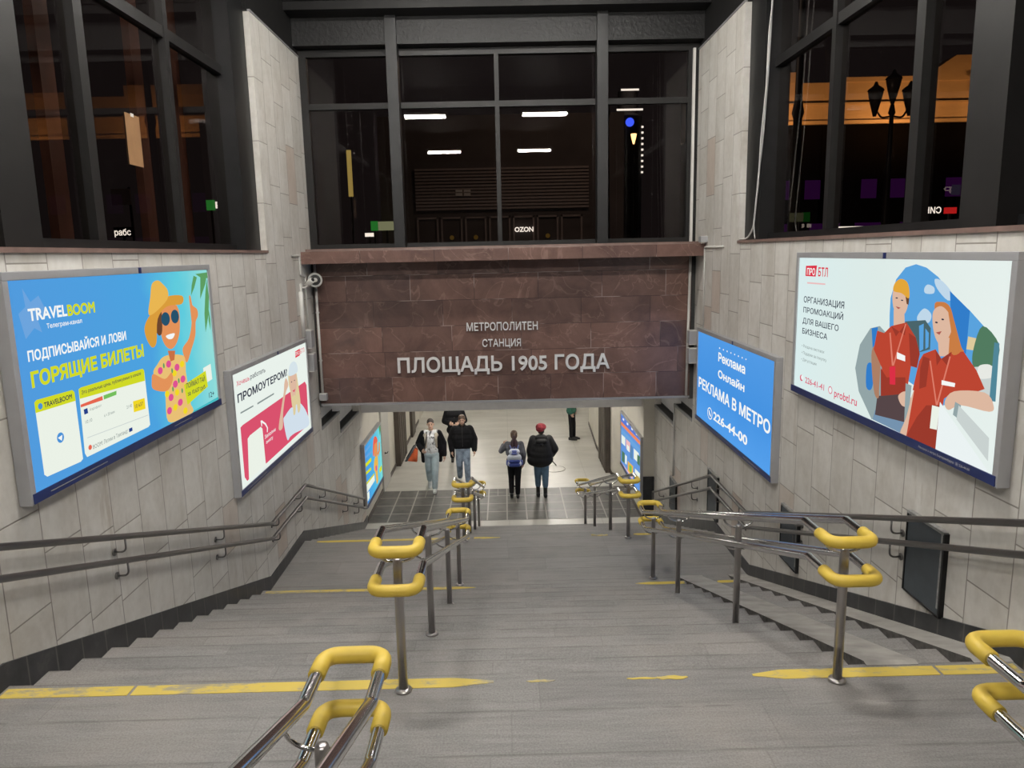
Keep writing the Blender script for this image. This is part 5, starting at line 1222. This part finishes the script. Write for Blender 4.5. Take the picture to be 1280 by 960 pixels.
# 1: man in the open jacket
J = dict(elr=(-.30, .03, 1.16), wrr=(-.21, -.16, 1.03), ell=(.29, .05, 1.14), wrl=(.30, -.03, .87), knr=(-.085, .06, .51), anr=(-.08, .30, .16), ftr=(0, -.72, -.70), knl=(.07, -.14, .50), anl=(.05, -.17, .085),
         ftl=(0, -1, -.02), hdr=(.25, -.8, -.1), pnr=(0, 0, 1), curlr=.95, lean=-.02)
t1, g = person('man with cropped dark hair in an open black jacket, printed white tee and pale jeans', (-1.91, 18.12, F0), R(4), 1.84, J, dict(trousers='jeans_pale', shoe='sneaker', sole='rubber', brow='hair_dark', leg=1.12))
pe, ch, nk, hd = g['pel'], g['ches'], g['neck'], g['hd']
mobj('tee_shirt', blob([('c', pe+vec(-.07, 0, .05), pe+vec(.07, 0, .05), .128, .128), ('c', pe+vec(0, 0, .05), ch, .142, .15), ('c', ch+vec(-.09, 0, .02), ch+vec(.09, 0, .02), .122, .122), ('c', nk+vec(-.13, 0, -.055), nk+vec(.13, 0, -.055), .078, .078)], .011, 4), 'tee', t1, True)
K = arms(J, g, .082, .078, .062)
for sg in (-1, 1):
    K += [('c', nk+vec(sg*.10, .0, -.08), ch+vec(sg*.155, -.02, 0), .075, .095), ('c', ch+vec(sg*.155, -.02, 0), pe+vec(sg*.185, .0, .02), .095, .08), ('c', pe+vec(sg*.185, 0, .02), pe+vec(sg*.20, .02, -.22), .075, .05)]
K += [('c', nk+vec(-.13, .05, -.09), nk+vec(.13, .05, -.09), .09, .09), ('c', ch+vec(-.11, .09, 0), ch+vec(.11, .09, 0), .10, .10), ('c', pe+vec(-.12, .10, 0), pe+vec(.12, .10, 0), .09, .09)]
jk = mobj('jacket', blob(K, .012, 4), 'jacket', t1, True)
K = []
for sg in (-1, 1): K += [('c', nk+vec(sg*.075, .05, -.01), nk+vec(sg*.135, -.05, -.09), .042, .055), ('c', nk+vec(sg*.125, -.075, -.08), ch+vec(sg*.118, -.125, .02), .045, .034), ('c', ch+vec(sg*.118, -.125, .02), pe+vec(sg*.128, -.10, .14), .034, .022)]
K += [('c', nk+vec(-.075, .07, -.01), nk+vec(.075, .07, -.01), .05, .05)]
o = mobj('fleece_lining', blob(K, .011, 3), 'fleece', jk, True); o['label'] = 'beige fleece collar lining'
mobj('hair', blob([('e', hd+vec(0, .018, .054), (.084, .096, .092)), ('e', hd+vec(0, .055, .015), (.078, .062, .080))], .008, 2), 'hair_dark', t1, True)
o = obj('shoulder_strap', TB(fillet([nk+vec(-.10, -.06, -.01), ch+vec(-.105, -.16, .02), pe+vec(-.155, -.12, .14), pe+vec(-.21, -.05, .07)], .1), .014, 8), 'rubber', t1, True)
# the bag under his arm
bg = thing('shoulder_bag', 'orange and grey cloth bag carried by the man in the open jacket', 'bag', (-2.33, 17.98, F0+0.98))
bm = prism(bmesh.new(), [(-.17, -.16), (.07, -.19), (.10, .12), (.02, .20), (-.04, .06)], 'y', -.05, .05); bmesh.ops.bevel(bm, geom=bm.edges[:], offset=.012, segments=2, affect='EDGES'); obj('bag_body', bm, 'orange', bg, True)
bm = prism(bmesh.new(), [(-.24, -.17), (-.17, -.17), (.06, .20), (.03, .24)], 'y', -.056, .056); bmesh.ops.bevel(bm, geom=bm.edges[:], offset=.010, segments=2, affect='EDGES'); obj('bag_flap', bm, 'grey_cloth', bg, True)
obj('bag_strap', TB(fillet([(-.20, 0, -.1), (.0, .0, .22), (.07, -.02, .26)], .1), .012, 8), 'rubber', bg, True)

# 2: man in the black puffer
J = dict(elr=(-.29, .05, 1.13), wrr=(-.27, -.06, .88), ell=(.29, .03, 1.13), wrl=(.29, -.07, .88), knr=(-.09, -.06, .50), anr=(-.09, .15, .12), ftr=(0, -.85, -.5), knl=(.10, -.13, .51), anl=(.11, -.16, .085), ftl=(.1, -1, -.02))
t2, g = person('man with brown hair and beard in a closed black puffer jacket and faded jeans', (-1.16, 18.62, F0), R(3), 1.80, J, dict(trousers='jeans_blue', shoe='sneaker', sole='sneaker', leg=1.15))
pe, ch, nk, hd = g['pel'], g['ches'], g['neck'], g['hd']
K = arms(J, g, .100, .094, .070)
K += [('c', pe+vec(-.09, 0, .06), pe+vec(.09, 0, .06), .148, .148), ('c', pe+vec(-.08, 0, .17), pe+vec(.08, 0, .17), .172, .172), ('c', ch+vec(-.10, 0, -.08), ch+vec(.10, 0, -.08), .172, .172), ('c', ch+vec(-.11, 0, .05), ch+vec(.11, 0, .05), .155, .155), ('c', nk+vec(-.12, .01, -.07), nk+vec(.12, .01, -.07), .095, .095), ('c', nk+vec(0, .015, -.06), nk+vec(0, .012, .035), .10, .088)]
jk = mobj('jacket', blob(K, .012, 3), 'jacket', t2, True)
bm = bmesh.new()
tube(bm, [nk+vec(0, -.075, .03), ch+vec(0, -.168, .05), ch+vec(0, -.178, -.08), pe+vec(0, -.176, .17), pe+vec(0, -.15, .04)], .006, 6); obj('zip', bm, 'rubber', jk, True)
mobj('hair', blob([('e', hd+vec(0, .018, .057), (.089, .098, .094)), ('e', hd+vec(0, .06, .005), (.083, .062, .092)), ('c', hd+vec(-.045, -.035, .118), hd+vec(.045, -.035, .118), .024, .024)], .008, 2), 'hair_brown', t2, True)
mobj('beard', blob([('c', hd+vec(-.045, -.055, -.072), hd+vec(0, -.085, -.105), .020, .022), ('c', hd+vec(.045, -.055, -.072), hd+vec(0, -.085, -.105), .020, .022), ('c', hd+vec(-.025, -.094, -.044), hd+vec(.025, -.094, -.044), .007, .007)], .006, 2), 'hair_brown', t2, True)

# 3: dark figure behind
J = dict(elr=(-.27, .04, 1.15), wrr=(-.14, -.20, 1.12), ell=(.27, .04, 1.15), wrl=(.13, -.20, 1.12), knr=(-.09, -.05, .50), anr=(-.09, .06, .085), knl=(.09, .02, .50), anl=(.09, .10, .10), hdr=(.35, -.7, .1), hdl=(-.35, -.7, .1), pnr=(0, 0, 1), pnl=(0, 0, 1), curlr=.8, curll=.8)
t3, g = person('person all in black walking behind the bearded man, head hidden by the beam', (-1.50, 20.75, F0), R(3), 1.80, J, dict(trousers='black_cloth', shoe='boot', leg=1.1))
pe, ch, nk, hd = g['pel'], g['ches'], g['neck'], g['hd']
K = arms(J, g, .100, .09, .07)
K += [('c', pe+vec(-.09, 0, -.05), pe+vec(.09, 0, -.05), .14, .14), ('c', ch+vec(-.11, 0, -.1), ch+vec(.11, 0, -.1), .16, .16), ('c', ch+vec(-.12, 0, .06), ch+vec(.12, 0, .06), .15, .15), ('c', nk+vec(-.12, .01, -.07), nk+vec(.12, .01, -.07), .09, .09)]
mobj('jacket', blob(K, .012, 4), 'jacket', t3, True)
mobj('hair', blob([('e', hd+vec(0, .018, .054), (.085, .096, .092)), ('e', hd+vec(0, .06, .005), (.080, .060, .088))], .008, 2), 'hair_dark', t3, True)

# 4: girl with the backpack (walking away)
J = dict(elr=(-.25, .0, 1.18), wrr=(-.24, -.16, 1.00), ell=(.33, -.06, 1.22), wrl=(.27, -.22, 1.33), knr=(-.075, .0, .50), anr=(-.07, -.02, .085), knl=(.085, -.10, .52), anl=(.085, .03, .13), ftl=(0, -.9, -.45), hdl=(-.3, -.3, .8), pnl=(0, -1, 0), sw=.165, curll=.8)
J['elr'], J['wrr'] = (-.235, .04, 1.15), (-.215, -.03, .90)
t4, g = person('girl with brown ponytail in a grey jacket and black trousers walking away', (.15, 17.34, F0), R(180), 1.68, J, dict(trousers='black_cloth', shoe='boot', leg=1.05, cuff=.12, boot=.16))
pe, ch, nk, hd = g['pel'], g['ches'], g['neck'], g['hd']
K = arms(J, g, .078, .068, .055)
K += [('c', pe+vec(-.08, 0, .03), pe+vec(.08, 0, .03), .128, .128), ('c', ch+vec(-.08, 0, -.08), ch+vec(.08, 0, -.08), .138, .138), ('c', ch+vec(-.09, 0, .05), ch+vec(.09, 0, .05), .125, .125), ('c', nk+vec(-.11, .01, -.07), nk+vec(.11, .01, -.07), .075, .075), ('c', nk+vec(0, .015, -.05), nk+vec(0, .012, .02), .085, .075)]
mobj('jacket', blob(K, .011, 4), 'grey_cloth', t4, True)
hr = mobj('hair', blob([('e', hd+vec(0, .026, .052), (.088, .100, .086)), ('e', hd+vec(0, .055, .0), (.080, .065, .095)), ('c', hd+vec(0, .11, .05), hd+vec(0, .15, -.03), .034, .040)], .008, 3), 'hair_brown', t4, True)
o = mobj('ponytail', blob([('c', hd+vec(0, .14, .0), hd+vec(.0, .165, -.12), .040, .046), ('c', hd+vec(0, .165, -.12), hd+vec(.0, .15, -.27), .046, .05), ('c', hd+vec(-.05, .10, -.12), hd+vec(-.07, .13, -.25), .03, .03), ('c', hd+vec(.05, .10, -.12), hd+vec(.07, .13, -.25), .03, .03)], .009, 3), 'hair_plum', hr, True); o['label'] = 'plum-dyed end of the ponytail'
bp = thing('backpack', 'white and blue backpack worn by the girl in the grey jacket', 'backpack', (.15, 17.10, F0+0.86), 0)
mobj('bag_body', blob([('c', (-.09, 0, .08), (.09, 0, .08), .085, .085), ('c', (-.085, 0, .22), (.085, 0, .22), .088, .088), ('c', (-.055, .01, .36), (.055, .01, .36), .075, .075)], .010, 4), 'bag_white', bp, True)
mobj('front_pocket', blob([('c', (-.085, -.055, .06), (.085, -.055, .06), .052, .052), ('c', (-.085, -.055, .145), (.085, -.055, .145), .050, .050)], .008, 3), 'bag_blue', bp, True)
mobj('top_panel', blob([('c', (-.035, -.045, .385), (.035, -.045, .385), .030, .030), ('c', (-.04, -.055, .33), (.04, -.055, .33), .028, .028)], .007, 3), 'bag_mid', bp, True)
for sx in (-1, 1):
    obj('shoulder_strap', TB(fillet([(sx*.075, .03, .42), (sx*.10, .16, .49), (sx*.11, .30, .40), (sx*.13, .24, .12), (sx*.11, .05, .08)], .08), .016, 8), 'bag_mid', bp, True)
    mobj('side_pocket', blob([('c', (sx*.165, -.0, .06), (sx*.165, -.0, .13), .034, .036)], .007, 3), 'bag_mid', bp, True)
obj('carry_loop', TB(fillet([(-.03, .02, .43), (-.03, .02, .47), (.03, .02, .47), (.03, .02, .43)], .02), .008, 8), 'bag_mid', bp, True)

# 5: red hat, big black jacket (walking away)
J = dict(elr=(-.31, .02, 1.16), wrr=(-.24, -.12, .98), ell=(.255, .03, 1.13), wrl=(.23, -.02, .88), knr=(-.085, .05, .50), anr=(-.085, .06, .085), knl=(.085, -.03, .50), anl=(.085, -.03, .085))
t5, g = person('person in a red knitted hat, wide black jacket and blue jeans walking away', (.80, 17.42, F0), R(180), 1.80, J, dict(trousers='jeans_mid', shoe='boot', leg=1.12, cuff=.48, boot=.66))
pe, ch, nk, hd = g['pel'], g['ches'], g['neck'], g['hd']
K = arms(J, g, .095, .10, .085, .9)
K += [('e', pe+vec(.02, .03, -.03), (.30, .185, .20)), ('e', pe+vec(.01, .03, .1), (.29, .185, .2)), ('e', pe+vec(.0, .03, .2), (.26, .18, .24)), ('e', ch+vec(0, .03, -.02), (.225, .165, .27)), ('e', nk+vec(0, .025, -.10), (.175, .12, .12)), ('e', pe+vec(.17, .06, -.04), (.17, .13, .14)), ('c', nk+vec(-.05, .03, -.04), nk+vec(.05, .03, -.04), .085, .085)]
jk = mobj('jacket', blob(K, .012, 12, .6), 'leather', t5, True)
mobj('hood', blob([('c', nk+vec(-.09, .09, -.02), nk+vec(.09, .09, -.02), .06, .06), ('c', nk+vec(-.07, .13, -.10), nk+vec(.07, .13, -.10), .07, .07), ('c', nk+vec(0, .15, -.16), nk+vec(0, .14, -.22), .06, .035)], .010, 3), 'leather', jk, True)
obj('strap_end', TB([pe+vec(-.20, .10, .0), pe+vec(-.34, .12, -.16)], .012, 8), 'rubber', jk, True)
mobj('red_hat', blob([('e', hd+vec(0, .03, .065), (.125, .125, .090)), ('e', hd+vec(.02, .05, .02), (.10, .10, .075)), ('c', hd+vec(-.05, .08, .09), hd+vec(.06, .07, .10), .06, .05)], .009, 2), 'red_knit', t5, True)
mobj('hair', blob([('e', hd+vec(0, .06, -.03), (.078, .055, .075))], .008, 2), 'hair_dark', t5, True)

# 6: legs and coat hem of someone further along
J = dict(elr=(-.27, .04, 1.15), wrr=(-.26, -.04, .92), ell=(.27, .04, 1.15), wrl=(.26, -.04, .92), knr=(-.07, .0, .50), anr=(-.07, .0, .085), knl=(.09, -.05, .50), anl=(.09, -.06, .085))
t6, g = person('person in a green coat and black trousers standing furthest away, cut off by the beam', (2.02, 22.95, F0), R(75), 1.75, J, dict(trousers='black_cloth', shoe='boot'))
pe, ch, nk, hd = g['pel'], g['ches'], g['neck'], g['hd']
K = arms(J, g, .09, .08, .065)
K += [('c', pe+vec(-.09, 0, .0), pe+vec(.09, 0, .0), .15, .15), ('c', ch+vec(-.10, 0, -.1), ch+vec(.10, 0, -.1), .155, .155), ('c', ch+vec(-.11, 0, .05), ch+vec(.11, 0, .05), .14, .14), ('c', nk+vec(-.12, .01, -.07), nk+vec(.12, .01, -.07), .085, .085)]
mobj('coat', blob(K, .012, 4), 'green_cloth', t6, True)
mobj('hair', blob([('e', hd+vec(0, .018, .054), (.085, .096, .092)), ('e', hd+vec(0, .06, .005), (.080, .060, .088))], .008, 2), 'hair_brown', t6, True)
